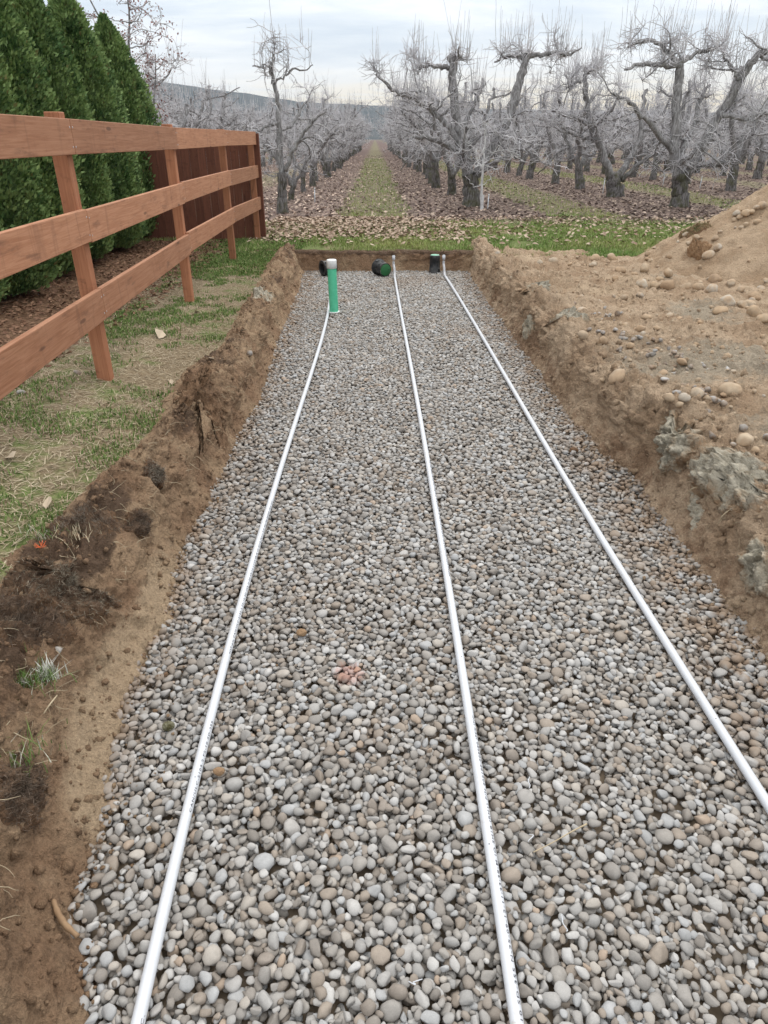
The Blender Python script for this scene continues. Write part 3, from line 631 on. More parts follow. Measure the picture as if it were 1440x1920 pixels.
# drop pebbles one by one on to a height map, always into the lowest of a few random spots
CELL = 0.0055; X0, X1, Y0, Y1 = -1.45, 1.95, 0.15, YEND+0.10
nx, ny = int((X1-X0)/CELL)+24, int((Y1-Y0)/CELL)+24
H = np.full((ny, nx), -0.034)
area_rows = []
def drop_all(count, seed, kcand, Y1, mean=0.0150, lift=0.0):
    r = np.random.default_rng(seed); out = []
    amin = 0.0075; 
    L = np.clip(np.exp(r.normal(math.log(mean), 0.27, count)), amin, 0.030)
    B = L*r.uniform(0.58, 0.95, count); T = L*r.uniform(0.38, 0.72, count)
    tilt = np.abs(r.normal(0, 0.30, count)); taz = r.uniform(0, 2*math.pi, count); spin = r.uniform(0, 2*math.pi, count)
    ca, sa = np.cos(taz), np.sin(taz)
    Rm = np.empty((count, 3, 3))
    for i in range(count):
        Rm[i] = np.array(Matrix.Rotation(tilt[i], 3, Vector((ca[i], sa[i], 0))) @ Matrix.Rotation(spin[i], 3, 'Z'))
    Ai = np.einsum('nij,nj,nkj->nik', Rm, 1.0/np.stack([L, B, T], -1)**2, Rm)      # ellipsoid quadratic forms
    ey = r.random((count, kcand)); ex = r.random((count, kcand))
    ltf = lambda y: np.interp(y, *LT)-0.05; rtf = lambda y: np.interp(y, *RT)+0.05
    YC = Y0+0.03+ey*(Y1-Y0-0.06); lo, hi = ltf(YC), rtf(YC); XC = lo+ex*(hi-lo)
    pax = [np.interp(YC, p[:, 1], p[:, 0]) for p in (pA, pB, pC)]
    nhalf = np.ceil(L/CELL).astype(int)
    grids = {}
    for n in range(1, nhalf.max()+1):
        g = np.arange(-n, n+1)*CELL; grids[n] = np.meshgrid(g, g)
    for i in range(count):
        n = nhalf[i]; gxx, gyy = grids[n]; a = Ai[i]
        # A33 z^2 + 2 z (A13 x + A23 y) + q(x,y) - 1 = 0
        b = a[0, 2]*gxx+a[1, 2]*gyy; q = a[0, 0]*gxx*gxx+2*a[0, 1]*gxx*gyy+a[1, 1]*gyy*gyy-1
        disc = b*b-a[2, 2]*q; m = disc > 0
        if m.sum() < 4: continue
        sq = np.sqrt(np.where(m, disc, 0)); zt = (-b+sq)/a[2, 2]; zb = (-b-sq)/a[2, 2]
        need = np.where(m, -zb, -9)
        best = None
        for c in range(kcand):
            jx = int((XC[i, c]-X0)/CELL)+10; jy = int((YC[i, c]-Y0)/CELL)+10
            h = H[jy-n:jy+n+1, jx-n:jx+n+1]
            if h.shape != need.shape: continue
            z = (h+need).max()-0.0045
            for p, pc in zip(pax, (pA, pB, pC)):
                if abs(XC[i, c]-p[i, c]) < B[i]+PIPE_R*0.85 and z+T[i] > 0.003 and YC[i, c] < pc[-1, 1]: z += 5
            if best is None or z+zt.max()*0.6 < best[0]: best = (z+zt.max()*0.6, z, jx, jy, c)
        if best is None or best[1] > 0.10: continue
        _, z, jx, jy, c = best
        if z > 0.003+lift+0.010*math.sin(XC[i, c]*3.1+YC[i, c]*1.7)*math.sin(YC[i, c]*1.1): continue
        hs = H[jy-n:jy+n+1, jx-n:jx+n+1]; np.maximum(hs, np.where(m, z+zt, -9), out=hs)
        out.append((XC[i, c], YC[i, c], z, L[i], B[i], T[i], i))
    return out, Rm
NPEB = int(30*4000)
pebs, PRm = drop_all(NPEB, 3, 3, Y1)
pb2, PRm2 = drop_all(22000, 4, 3, 3.6, 0.0115, -0.008)
pebs = pebs+[q[:6]+(q[6]+len(PRm),) for q in pb2]; PRm = np.concatenate([PRm, PRm2])
pos = np.array([p[:3] for p in pebs]); scl = np.array([p[3:6] for p in pebs])*1.06; ids = np.array([p[6] for p in pebs])
eul = np.array([Matrix(PRm[i].tolist()).to_euler()[:] for i in ids])
shape_i = rng.integers(0, len(peb_shapes), len(pebs))
print('PEBBLES', len(pebs), 'mean z', pos[:, 2].mean(), pos[:, 2].max())
# the 300 that show largest become parts of their own; they must be on top
f = np.array([math.sin(YAW)*math.cos(PITCH), math.cos(YAW)*math.cos(PITCH), -math.sin(PITCH)])
rel = pos-np.array([0, 0, CAMZ]); depth = rel@f
rgt = np.array([math.cos(YAW), -math.sin(YAW), 0]); up = np.cross(rgt, f)
sx = 720+FPX*(rel@rgt)/depth; sy = 960-FPX*(rel@up)/depth
Hc = np.array([H[int((p[1]-Y0)/CELL)+10, int((p[0]-X0)/CELL)+10] for p in pos])
ontop = (pos[:, 2]+scl[:, 2]*0.8 > Hc-0.004)
vis = ontop & (sx > 5) & (sx < 1435) & (sy > 0) & (sy < 1915)
score = np.where(vis, np.sqrt(scl[:, 0]*scl[:, 1])/depth, -1); order = np.argsort(-score); hero = order[:300]
for s in range(len(peb_shapes)):                       # every shape must occur among the hero pebbles
    pass
first = {}
for i in hero:
    o = bpy.data.objects.new('pebble', peb_shapes[shape_i[i]]); C.objects.link(o); o.parent = gravel
    o.location = pos[i]; o.rotation_euler = eul[i]; o.scale = scl[i]
    first.setdefault(int(shape_i[i]), o)
rest = np.setdiff1d(np.arange(len(pebs)), hero)
pm = bpy.data.meshes.new('pebbles'); pm.vertices.add(len(rest)); pm.vertices.foreach_set('co', pos[rest].astype(np.float32).ravel())
for nm, arr in (('rot', eul), ('scl', scl)):
    a = pm.attributes.new(nm, 'FLOAT_VECTOR', 'POINT'); a.data.foreach_set('vector', arr[rest].astype(np.float32).ravel())
keys = sorted(first); remap = np.zeros(len(peb_shapes), int)
for s in range(len(peb_shapes)): remap[s] = keys.index(s) if s in first else s % len(keys)
a = pm.attributes.new('idx', 'INT', 'POINT'); a.data.foreach_set('value', remap[shape_i[rest]].astype(np.int32))
po = link('pebbles', pm, None, gravel); po['kind'] = 'stuff'
ng = bpy.data.node_groups.new('scatter_pebbles', 'GeometryNodeTree')
ng.interface.new_socket('Geometry', in_out='INPUT', socket_type='NodeSocketGeometry'); ng.interface.new_socket('Geometry', in_out='OUTPUT', socket_type='NodeSocketGeometry')
gi = ng.nodes.new('NodeGroupInput'); go = ng.nodes.new('NodeGroupOutput')
g2i = ng.nodes.new('GeometryNodeGeometryToInstance')
for s in reversed(keys):
    oi = ng.nodes.new('GeometryNodeObjectInfo'); oi.transform_space = 'ORIGINAL'; oi.inputs['Object'].default_value = first[s]
    ng.links.new(oi.outputs['Geometry'], g2i.inputs[0])
iop = ng.nodes.new('GeometryNodeInstanceOnPoints'); iop.inputs['Pick Instance'].default_value = True
def named(nm, typ):
    n = ng.nodes.new('GeometryNodeInputNamedAttribute'); n.data_type = typ; n.inputs['Name'].default_value = nm; return n.outputs['Attribute']
e2r = ng.nodes.new('FunctionNodeEulerToRotation'); ng.links.new(named('rot', 'FLOAT_VECTOR'), e2r.inputs[0])
ng.links.new(gi.outputs[0], iop.inputs['Points']); ng.links.new(g2i.outputs[0], iop.inputs['Instance'])
ng.links.new(named('idx', 'INT'), iop.inputs['Instance Index']); ng.links.new(e2r.outputs[0], iop.inputs['Rotation']); ng.links.new(named('scl', 'FLOAT_VECTOR'), iop.inputs['Scale'])
ng.links.new(iop.outputs[0], go.inputs[0])
md = po.modifiers.new('scatter', 'NODES'); md.node_group = ng

# ------------------------------------------------------------------ upright green pipe and the valve boxes
gp = empty('sewer_pipe', (float(g_base[0]), float(g_base[1])+0.05, 0))
topz = PY(624, 487, g_base[1]+0.05)[2]
v, fq = lathe([(0.0535, -0.03), (0.0535, topz-0.02)], 28); link('pipe', mesh_np('pipe', v, fq), M_GREEN, gp)
v, fq = lathe([(0.0, topz+0.003), (0.052, topz+0.003), (0.058, topz-0.003), (0.0595, topz-0.01), (0.0595, topz-0.095), (0.0538, topz-0.095)], 28); link('cap', mesh_np('cap', v[::-1], fq, True), M_CAP, gp)
v, fq = lathe([(0.0535, 0.004), (0.068, 0.004), (0.068, 0.018), (0.0535, 0.018)], 28); link('collar', mesh_np('collar', v, fq, True), M_CAP, gp)
gp.rotation_euler = (0, R(-1.0), 0)
tag(gp, 'upright green sewer pipe with a white cap standing on gravel', 'pipe')

def valve_box(name, label, loc, rot, lidm, lid=True, sc=1.0):
    root = empty(name, loc); root.rotation_euler = rot; root.scale = sc if hasattr(sc, '__len__') else (sc, sc, sc)
    prof = [(0.082, 0.012), (0.084, 0.0), (0.125, 0.0), (0.127, 0.012), (0.112, 0.016), (0.109, 0.07), (0.104, 0.072), (0.098, 0.165), (0.102, 0.168), (0.103, 0.232), (0.096, 0.238), (0.093, 0.225), (0.078, 0.012)]
    v, fq = lathe(prof, 36); link('body', mesh_np('body', v, fq), M_BLACK, root)
    for s in (0, 1):
        bm = box_bm(-0.028, 0.028, -0.016, 0.016, 0.014, 0.068, 0.01, 2); 
        for q in bm.verts: q.co = Matrix.Rotation(s*math.pi+0.4, 3, 'Z') @ (q.co+Vector((0, -0.106, 0)))
        bm_obj('knockout', bm, M_BLACK if s else M_SCREW_SHADE if False else M_BLACK, root)
    for k in range(8):
        bm = box_bm(0.1, 0.108, -0.003, 0.003, 0.07, 0.166, 0)
        bmesh.ops.rotate(bm, verts=bm.verts[:], cent=(0, 0, 0), matrix=Matrix.Rotation(k*math.pi/4, 3, 'Z')); bm_obj('rib', bm, M_BLACK, root)
    if lid:
        v, fq = lathe([(0.0, 0.243), (0.082, 0.243), (0.0885, 0.239), (0.0885, 0.228), (0, 0.228)], 32); l = link('lid', mesh_np('lid', v[::-1], fq), lidm, root)
        bm = box_bm(0.045, 0.062, -0.006, 0.006, 0.2432, 0.2465, 0.001); bm_obj('finger_slot', bm, M_BLACK, l)
        bm = box_bm(-0.05, 0.015, -0.010, 0.010, 0.2432, 0.245, 0.0005); bm_obj('raised_panel', bm, lidm, l)
    return tag(root, label, 'valve box', 'round valve boxes at the trench end')
q = PZ(815, 512); valve_box('valve_box', 'upright black round valve box with pale green lid', (q[0], q[1]+0.05, 0.0), (0, 0, 0.5), M_LIDP, sc=(0.76, 0.76, 1.10))
q = PZ(727, 520); d = Vector((0.45, -0.86, -0.06)).normalized()
valve_box('valve_box', 'toppled black valve box showing its dark green lid', (q[0]-0.14, q[1]+0.24, 0.115), d.to_track_quat('Z', 'Y').to_euler(), M_LID, sc=0.98)
q = PZ(606, 521); d = Vector((0.82, 0.5, 0.05)).normalized()
valve_box('valve_box', 'black valve box on its side behind the green pipe', (q[0]-0.02, q[1]+0.14, 0.115), d.to_track_quat('Z', 'Y').to_euler(), M_LID, sc=0.92)

# ------------------------------------------------------------------ three-rail fence
fence = empty('rail_fence', (0, 0, 0))
FP = [(-2.02, 1.70), None, None, None, None]
FP = [PY(196, 697, 4.75), PY(355, 560, 7.80), PY(437, 486, 10.85), PY(484, 450, 13.0)]
p0 = FP[0]+(FP[0]-FP[1]); FP = [p0]+FP
fence.location = (FP[1][0], FP[1][1], float(grade(FP[1][0], FP[1][1]))); finv = Vector(fence.location)
tops = [2.0, 2.0, 1.985, 1.975, 1.95]
def fpart(nm, bm, m):
    bmesh.ops.translate(bm, verts=bm.verts[:], vec=-finv); return bm_obj(nm, bm, m, fence)
for i, p in enumerate(FP):
    g = float(grade(p[0], p[1])); o = fpart('post', box_bm(p[0]-0.045, p[0]+0.045, p[1]-0.045, p[1]+0.045, g-0.25, tops[i], 0.006, 2), M_POST)
def rail(i, z, w_=0.19, dz0=0, dz1=0):
    a, b = FP[i], FP[i+1]; e0 = 0.0015; dirv = np.array([b[0]-a[0], b[1]-a[1]]); Ln = np.linalg.norm(dirv); dirv /= Ln
    ext = 0.10 if i == 3 else 0
    bm = box_bm(-0.019, 0.019, e0, Ln-e0+ext, -w_/2, w_/2, 0.004, 2)
    ob = bm_obj('rail', bm, M_RAIL, fence)
    for yy_ in (0.025, Ln-0.025):
        for zz_ in (-0.055, 0.05):
            sb = Tubes(); sb.add([(0.017, yy_, zz_), (0.0200, yy_, zz_)], 0.0055, 8); link('screw', sb.mesh('screw'), M_SCREW_SHADE, ob)
    rz = math.atan2(-dirv[0], dirv[1]); rx = math.atan2(dz1-dz0, Ln)
    off = np.array([dirv[1], -dirv[0]])*(0.045+0.0195)
    ob.location = Vector((a[0]+off[0], a[1]+off[1], z+dz0))-finv; ob.rotation_euler = (rx, 0, rz)
for i in range(4):
    jj = [0.0, 0.004, -0.004, 0.003, 0.0]
    rail(i, 1.866, 0.19, jj[i], jj[i+1]); rail(i, 1.372, 0.19, -jj[i], jj[i+1]); rail(i, 0.885, 0.195, 0.01-jj[i], jj[i+1])
tag(fence, 'reddish brown stained wooden fence with three horizontal rails', 'fence')

# solid board fence closing the corner
bf = empty('board_fence', (FP[4][0], FP[4][1]+0.12, 0.28)); binv = Vector(bf.location)
xr = FP[4][0]+0.05; yb = FP[4][1]+0.14; xb = xr; k = 0
while xb > -6.2:
    wb = 0.138+0.003*random.random(); top_ = 1.90+0.012*random.uniform(-1, 1); g = float(grade(xb, yb))-0.02
    bm = box_bm(xb-wb, xb-0.004, yb-0.010+0.003*(k % 2), yb+0.009+0.003*(k % 2), g, top_, 0.002); bmesh.ops.translate(bm, verts=bm.verts[:], vec=-binv)
    bm_obj('board', bm, M_BOARD, bf); xb -= wb; k += 1
for zc in (0.55, 1.15, 1.72):
    bm = box_bm(-6.2, xr-0.03, yb+0.015, yb+0.053, zc-0.045, zc+0.045, 0.003); bmesh.ops.translate(bm, verts=bm.verts[:], vec=-binv); bm_obj('back_rail', bm, M_BOARD, bf)
for xq in (xr-0.015, xr-2.4):
    bm = box_bm(xq, xq+0.09, yb-0.045+(0.1 if xq < xr-1 else 0), yb+0.045+(0.1 if xq < xr-1 else 0), 0.1, 1.94, 0.004); bmesh.ops.translate(bm, verts=bm.verts[:], vec=-binv); bm_obj('post', bm, M_BOARD, bf)
tag(bf, 'solid dark brown fence of upright boards at the rail fence corner', 'fence')

# ------------------------------------------------------------------ orchard trees
def jit_path(p0, d0, length, n, wob, up, r, sag=0.0):
    pts = [np.array(p0, float)]; d = np.array(d0, float); d /= np.linalg.norm(d); st = length/n
    for k in range(n):
        d = d+r.normal(0, wob, 3)+np.array([0, 0, up-sag*k/n]); d /= np.linalg.norm(d); pts.append(pts[-1]+d*st)
    return np.array(pts)
def subdiv(ctrl, rad, n, wob, r):
    ctrl = np.array(ctrl, float); k = np.linspace(0, len(ctrl)-1, n); P = np.stack([np.interp(k, range(len(ctrl)), ctrl[:, a]) for a in range(3)], -1)
    for _ in range(2): P[1:-1] = (P[:-2]+2*P[1:-1]+P[2:])/4
    P[1:-1] += r.normal(0, wob, P[1:-1].shape); rr = np.interp(k, np.linspace(0, len(ctrl)-1, len(rad)), rad)
    return P, rr*(1+r.normal(0, 0.06, n))
def dress(limbs, r, tw, br, n_lat, n_twig, n_whip, top, low=0.9):
    """limbs: list of (path, radii). add laterals, spurs, whips"""
    paths = []
    tot = sum(len(p) for p, _ in limbs)
    for p, rd in limbs:
        seg = np.linalg.norm(np.diff(p, axis=0), axis=1).sum(); m = max(2, int(n_lat*len(p)/tot))
        for _ in range(m):
            i = int(r.integers(int(len(p)*0.22), len(p))); 
            if p[i, 2] < low: continue
            a = r.uniform(0, 2*math.pi); el = r.uniform(-0.25, 0.55); d = np.array([math.cos(a)*math.cos(el), math.sin(a)*math.cos(el), math.sin(el)])
            L = r.uniform(0.35, 1.35)*(1.0 if p[i, 2] < top*0.8 else 0.75); n = 9
            q = jit_path(p[i], d, L, n, 0.28, 0.06 if p[i, 2] > 1.8 else -0.02, r, 0.10)
            r0 = min(rd[i]*0.55, r.uniform(0.018, 0.045)); rq = np.linspace(r0, max(0.006, r0*0.25), n+1)*(1+r.normal(0, 0.12, n+1))
            br.add(q, rq, 5); paths.append((q, rq))
    allp = paths+paths+limbs
    for _ in range(n_twig):
        p, rd = allp[int(r.integers(len(allp)))]; i = int(r.integers(int(len(p)*0.25), len(p)))
        if p[i, 2] < low: continue
        a = r.uniform(0, 2*math.pi); el = r.uniform(-0.6, 0.9); d = np.array([math.cos(a)*math.cos(el), math.sin(a)*math.cos(el), math.sin(el)])
        L = r.uniform(0.12, 0.6); q = jit_path(p[i], d, L, 5, 0.30, 0.05 if r.random() < 0.6 else -0.12, r)
        rr = r.uniform(0.006, 0.011); tw.add(q, np.linspace(rr, 0.0042, 6), 3, False)
        if r.random() < 0.6:
            q2 = jit_path(q[3], r.normal(0, 1, 3), L*0.5, 3, 0.3, 0.05, r); tw.add(q2, np.linspace(0.0065, 0.004, 4), 3, False)
    hi = [(p, i) for p, _ in allp for i in range(len(p)) if p[i, 2] > top*0.70]
    for _ in range(n_whip):
        if not hi: break
        p, i = hi[int(r.integers(len(hi)))]
        L = r.uniform(0.25, 1.05); d = np.array([r.normal(0, 0.10), r.normal(0, 0.10), 1.0])
        q = jit_path(p[i], d, L, 4, 0.045, 0.05, r); tw.add(q, np.linspace(0.0075, 0.0035, 5), 3, False)
def knob(tb, c, s, r):
    for _ in range(5):
        d = r.normal(0, 1, 3); d /= np.linalg.norm(d); tb.add([c-d*s*0.5, c+d*s*0.2, c+d*s], [s*0.6, s*0.75, s*0.2], 6)
def flare(tk, base, r0, r):
    b = np.array(base); tk.add([b+[0, 0, -0.12], b+[0, 0, 0.02], b+[0, 0, 0.15], b+[0.01, 0, 0.35]], [r0*1.42, r0*1.22, r0*1.05, r0*0.97], 10)
def tree_obj(name, tk, br, tw, loc, rz, label, group, sc=1.0):
    root = empty(name, loc, rz); root.scale = (sc, sc, sc)
    link('trunk', tk.mesh('trunk') if isinstance(tk, Tubes) else tk, M_TRUNK, root)
    c = link('crown', br.mesh('crown') if isinstance(br, Tubes) else br, M_BARK, root)
    tag(link('twigs', tw.mesh('twigs') if isinstance(tw, Tubes) else tw, M_TWIG, c), kind='stuff')
    return tag(root, label, 'tree', group)
def generic_tree(seed):
    r = np.random.default_rng(seed); tk, br, tw = Tubes(), Tubes(), Tubes()
    h = r.uniform(0.62, 0.95); r0 = r.uniform(0.13, 0.17); lean = r.normal(0, 0.10, 2)
    flare(tk, (0, 0, 0), r0, r)
    P, rd = subdiv([(0, 0, 0.0), (lean[0]*0.4, lean[1]*0.4, h*0.5), (lean[0], lean[1], h)], [r0*1.1, r0, r0*0.92], 9, 0.012, r); tk.add(P, rd, 10)
    limbs = []; ns = int(r.integers(3, 5)); a0 = r.uniform(0, 6.28); topz = 3.25
    for k in range(ns):
        a = a0+k*2*math.pi/ns+r.normal(0, 0.25); sp = r.uniform(0.5, 1.35); zt = r.uniform(2.6, 3.4)
        c = [P[-2], P[-1]+np.array([math.cos(a)*0.25, math.sin(a)*0.25, 0.35]), P[-1]+np.array([math.cos(a)*sp*0.65, math.sin(a)*sp*0.65, 1.1]), np.array([math.cos(a)*sp, math.sin(a)*sp, zt*0.78]), np.array([math.cos(a+0.2)*sp*1.1, math.sin(a+0.2)*sp*1.1, zt])]
        L, lr = subdiv(c, [r0*0.72, r0*0.6, r0*0.5, r0*0.42, r0*0.30], 15, 0.035, r); br.add(L, lr, 7); limbs.append((L, lr)); knob(br, L[-1], lr[-1]*1.5, r)
        # big side arms
        for j in range(3):
            i = int(r.integers(4, 14)); aa = a+r.choice([-1, 1])*r.uniform(0.6, 1.6); q = jit_path(L[i], (math.cos(aa), math.sin(aa), r.uniform(-0.1, 0.35)), r.uniform(0.7, 1.5), 10, 0.20, 0.015, r)
            rq = np.linspace(lr[i]*0.55, 0.018, 11); br.add(q, rq, 6); limbs.append((q, rq)); 
    dress(limbs, r, tw, br, 32, 590, 85, topz, 0.75)
    return tk.mesh('trunk'), br.mesh('crown'), tw.mesh('twigs')

def traced_tree(name, basepix, ybase, limbs, label, group, r0, seed, n_lat=40, n_twig=800, n_whip=110, top=3.3, zoff=(), bush=0.35, bm_=M_BARK, tm_=M_TWIG):
    """limbs traced in the photograph, given depth round the trunk's own distance"""
    r = np.random.default_rng(seed); b = PY(*basepix, ybase); g = float(grade(b[0], b[1])); org = np.array([b[0], ybase, g])
    tk, br, tw = Tubes(), Tubes(), Tubes(); L_all = []
    flare(tk, (0, 0, 0), r0, r)
    for li, (pix, rad, ddy) in enumerate(limbs):
        n = len(pix); c = []
        for k, (px, py) in enumerate(pix):
            yy = ybase+ddy[0]+(ddy[1]-ddy[0])*k/(n-1); c.append(PY(px, py, yy)-org)
        if li == 0: c[0] = np.array([c[0][0], c[0][1], -0.05])
        P, rd = subdiv(c, [q*(0.95 if li == 0 else 0.80) for q in rad], max(8, 4*n), 0.012 if li == 0 else 0.022, r)
        (tk if li == 0 else br).add(P, rd, 10 if li == 0 else 8)
        if li: L_all.append((P, rd)); knob(br, P[-1], rd[-1]*1.35, r)
    # side limbs towards and away from the viewer keep the crown round
    for _ in range(int(bush*10)):
        p, rd = L_all[int(r.integers(len(L_all)))]; i = int(r.integers(2, len(p))); s = r.choice([-1, 1])
        q = jit_path(p[i], (r.normal(0, 0.5), s, r.uniform(-0.1, 0.5)), r.uniform(0.7, 1.5), 10, 0.2, 0.02, r); rq = np.linspace(min(0.06, rd[i]*0.6), 0.016, 11); br.add(q, rq, 6); L_all.append((q, rq))
    dress(L_all, r, tw, br, n_lat, n_twig, n_whip, top, 0.8)
    root = tree_obj(name, tk, br, tw, tuple(org), 0, label, group)
    if bm_ is not M_BARK:
        for o in root.children:
            o.data.materials[0] = bm_
            for c in o.children: c.data.materials[0] = tm_
    return org
GR = 'bare pruned pear trees of the orchard'
b_R1 = traced_tree('pear_tree', (885, 385), 20.2, [
    ([(884, 386), (884, 350), (880, 325)], [0.24, 0.22, 0.21], (0, 0)),
    ([(880, 335), (870, 285), (857, 220), (849, 160), (848, 108)], [0.19, 0.16, 0.14, 0.13, 0.115], (0, 0.1)),
    ([(849, 125), (828, 127), (806, 121), (785, 126)], [0.075, 0.07, 0.055, 0.04], (0.1, -0.1)),
    ([(868, 285), (838, 232), (811, 206), (785, 188), (757, 176), (728, 161), (706, 140)], [0.10, 0.09, 0.085, 0.08, 0.07, 0.05, 0.03], (0, -0.9)),
    ([(880, 318), (855, 283), (822, 262), (790, 255), (765, 262)], [0.11, 0.10, 0.08, 0.06, 0.04], (0, -0.7)),
    ([(890, 330), (915, 290), (942, 250), (960, 202), (974, 146), (989, 102)], [0.17, 0.16, 0.15, 0.14, 0.125, 0.11], (0, 0.6)),
    ([(989, 106), (1012, 104), (1040, 98), (1066, 104), (1090, 90)], [0.08, 0.07, 0.055, 0.04, 0.02], (0.6, 0.3)),
    ([(986, 112), (960, 103), (942, 108), (928, 116)], [0.06, 0.05, 0.04, 0.025], (0.6, 0.9)),
    ([(890, 332), (930, 300), (965, 288), (1000, 270)], [0.09, 0.075, 0.055, 0.03], (0, -0.9)),
    ([(883, 310), (862, 250), (893, 190), (905, 150)], [0.10, 0.085, 0.06, 0.05], (0, 1.1))],
    'large bare pear tree with forked grey trunk behind the thin white sapling', GR, 0.235, 301, 54, 1250, 190)
b_R3 = traced_tree('pear_tree', (1272, 390), 19.7, [
    ([(1273, 391), (1275, 355), (1274, 325)], [0.22, 0.205, 0.20], (0, 0)),
    ([(1270, 335), (1264, 280), (1268, 215), (1272, 160), (1274, 118)], [0.18, 0.16, 0.15, 0.145, 0.12], (0, 0.15)),
    ([(1283, 335), (1312, 280), (1345, 222), (1372, 178), (1398, 132), (1420, 102), (1445, 92)], [0.175, 0.165, 0.15, 0.135, 0.12, 0.10, 0.08], (0, -0.5)),
    ([(1273, 125), (1240, 119), (1205, 122), (1172, 130)], [0.085, 0.075, 0.06, 0.035], (0.1, -0.2)),
    ([(1272, 122), (1250, 95), (1222, 75), (1198, 78), (1178, 88)], [0.08, 0.07, 0.055, 0.04, 0.025], (0.1, 0.5)),
    ([(1276, 115), (1300, 104), (1326, 92), (1350, 86)], [0.08, 0.065, 0.05, 0.03], (0.1, 0.4)),
    ([(1268, 300), (1240, 255), (1205, 220), (1180, 190), (1150, 175)], [0.10, 0.09, 0.075, 0.055, 0.035], (0, -0.9)),
    ([(1288, 322), (1318, 308), (1345, 312), (1368, 298)], [0.07, 0.06, 0.045, 0.025], (0, -0.8)),
    ([(1350, 212), (1395, 225), (1430, 210), (1465, 216)], [0.08, 0.065, 0.05, 0.03], (-0.3, -0.9)),
    ([(1385, 150), (1372, 122), (1356, 108)], [0.06, 0.05, 0.03], (-0.4, -0.1)),
    ([(1272, 310), (1300, 240), (1310, 190), (1330, 160)], [0.10, 0.085, 0.07, 0.04], (0, 1.0))],
    'large bare pear tree with twin trunks standing beside the dirt heap', GR, 0.215, 302, 56, 1350, 230)
b_R3b = traced_tree('pear_tree', (1153, 370), 23.4, [
    ([(1152, 371), (1150, 345), (1147, 325)], [0.24, 0.23, 0.21], (0, 0)),
    ([(1147, 335), (1133, 290), (1115, 253), (1105, 220), (1098, 165), (1098, 130)], [0.15, 0.14, 0.12, 0.10, 0.09, 0.07], (0, 0)),
    ([(1118, 256), (1092, 226), (1062, 217), (1036, 208)], [0.085, 0.075, 0.06, 0.035], (0, -0.5)),
    ([(1125, 268), (1095, 258), (1070, 250), (1048, 235)], [0.08, 0.07, 0.05, 0.03], (0, 0.5)),
    ([(1110, 245), (1130, 225), (1150, 200), (1165, 170)], [0.07, 0.06, 0.05, 0.04], (0, -0.6)),
    ([(1160, 335), (1182, 298), (1200, 262), (1205, 215), (1212, 170)], [0.14, 0.12, 0.10, 0.09, 0.06], (0, 0.5)),
    ([(1166, 340), (1192, 312), (1222, 290), (1250, 278)], [0.09, 0.08, 0.06, 0.03], (0, -0.7)),
    ([(1098, 140), (1112, 128), (1128, 130)], [0.06, 0.05, 0.03], (0, 0.3)),
    ([(1097, 150), (1075, 158), (1062, 165)], [0.05, 0.04, 0.025], (0, -0.3))],
    'bare pear tree with mossy forked trunk and low spreading left arm', GR, 0.235, 303, 48, 1000, 140)
b_L1 = traced_tree('pear_tree', (530, 398), 18.2, [
    ([(531, 399), (529, 360), (528, 325)], [0.135, 0.12, 0.11], (0, 0)),
    ([(528, 335), (525, 280), (523, 222), (517, 170), (509, 140), (506, 118)], [0.10, 0.09, 0.075, 0.055, 0.05, 0.04], (0, 0.1)),
    ([(534, 320), (548, 286), (566, 252), (590, 226), (612, 205)], [0.075, 0.065, 0.055, 0.04, 0.02], (0, -0.3)),
    ([(523, 230), (505, 233), (488, 243), (478, 248)], [0.05, 0.045, 0.035, 0.02], (0, -0.2)),
    ([(512, 155), (530, 150), (546, 128), (568, 132), (586, 122)], [0.03, 0.028, 0.024, 0.02, 0.012], (0, 0.3)),
    ([(507, 122), (490, 128), (474, 124)], [0.03, 0.025, 0.012], (0, -0.2)),
    ([(506, 120), (514, 95), (512, 70)], [0.022, 0.016, 0.01], (0, 0.1)),
    ([(527, 310), (505, 280), (488, 285)], [0.05, 0.04, 0.02], (0, 0.5)),
    ([(524, 250), (550, 232), (575, 190), (588, 165)], [0.04, 0.035, 0.025, 0.015], (0, 0.8))],
    'slender bare fruit tree with pale straight trunk nearest the board fence', GR, 0.125, 344, 12, 230, 22, bush=0.1)
traced_tree('fruit_sapling', (903, 396), 19.0, [
    ([(903, 397), (903, 350), (906, 300)], [0.034, 0.030, 0.026], (0, 0)),
    ([(906, 305), (908, 265), (912, 232)], [0.025, 0.02, 0.01], (0, 0)),
    ([(905, 318), (892, 290), (884, 270)], [0.018, 0.013, 0.008], (0, 0.2)),
    ([(904, 350), (885, 345), (872, 330)], [0.015, 0.011, 0.007], (0, -0.2)),
    ([(906, 300), (925, 288), (935, 272)], [0.016, 0.012, 0.007], (0, -0.2)),
    ([(904, 345), (918, 338), (924, 325)], [0.012, 0.01, 0.006], (0, 0.2))],
    'thin whitish sapling standing in front of the large forked pear tree', None, 0.036, 305, 8, 40, 0, bush=0.0, bm_=M_WHITEBARK, tm_=M_WHITEBARK)

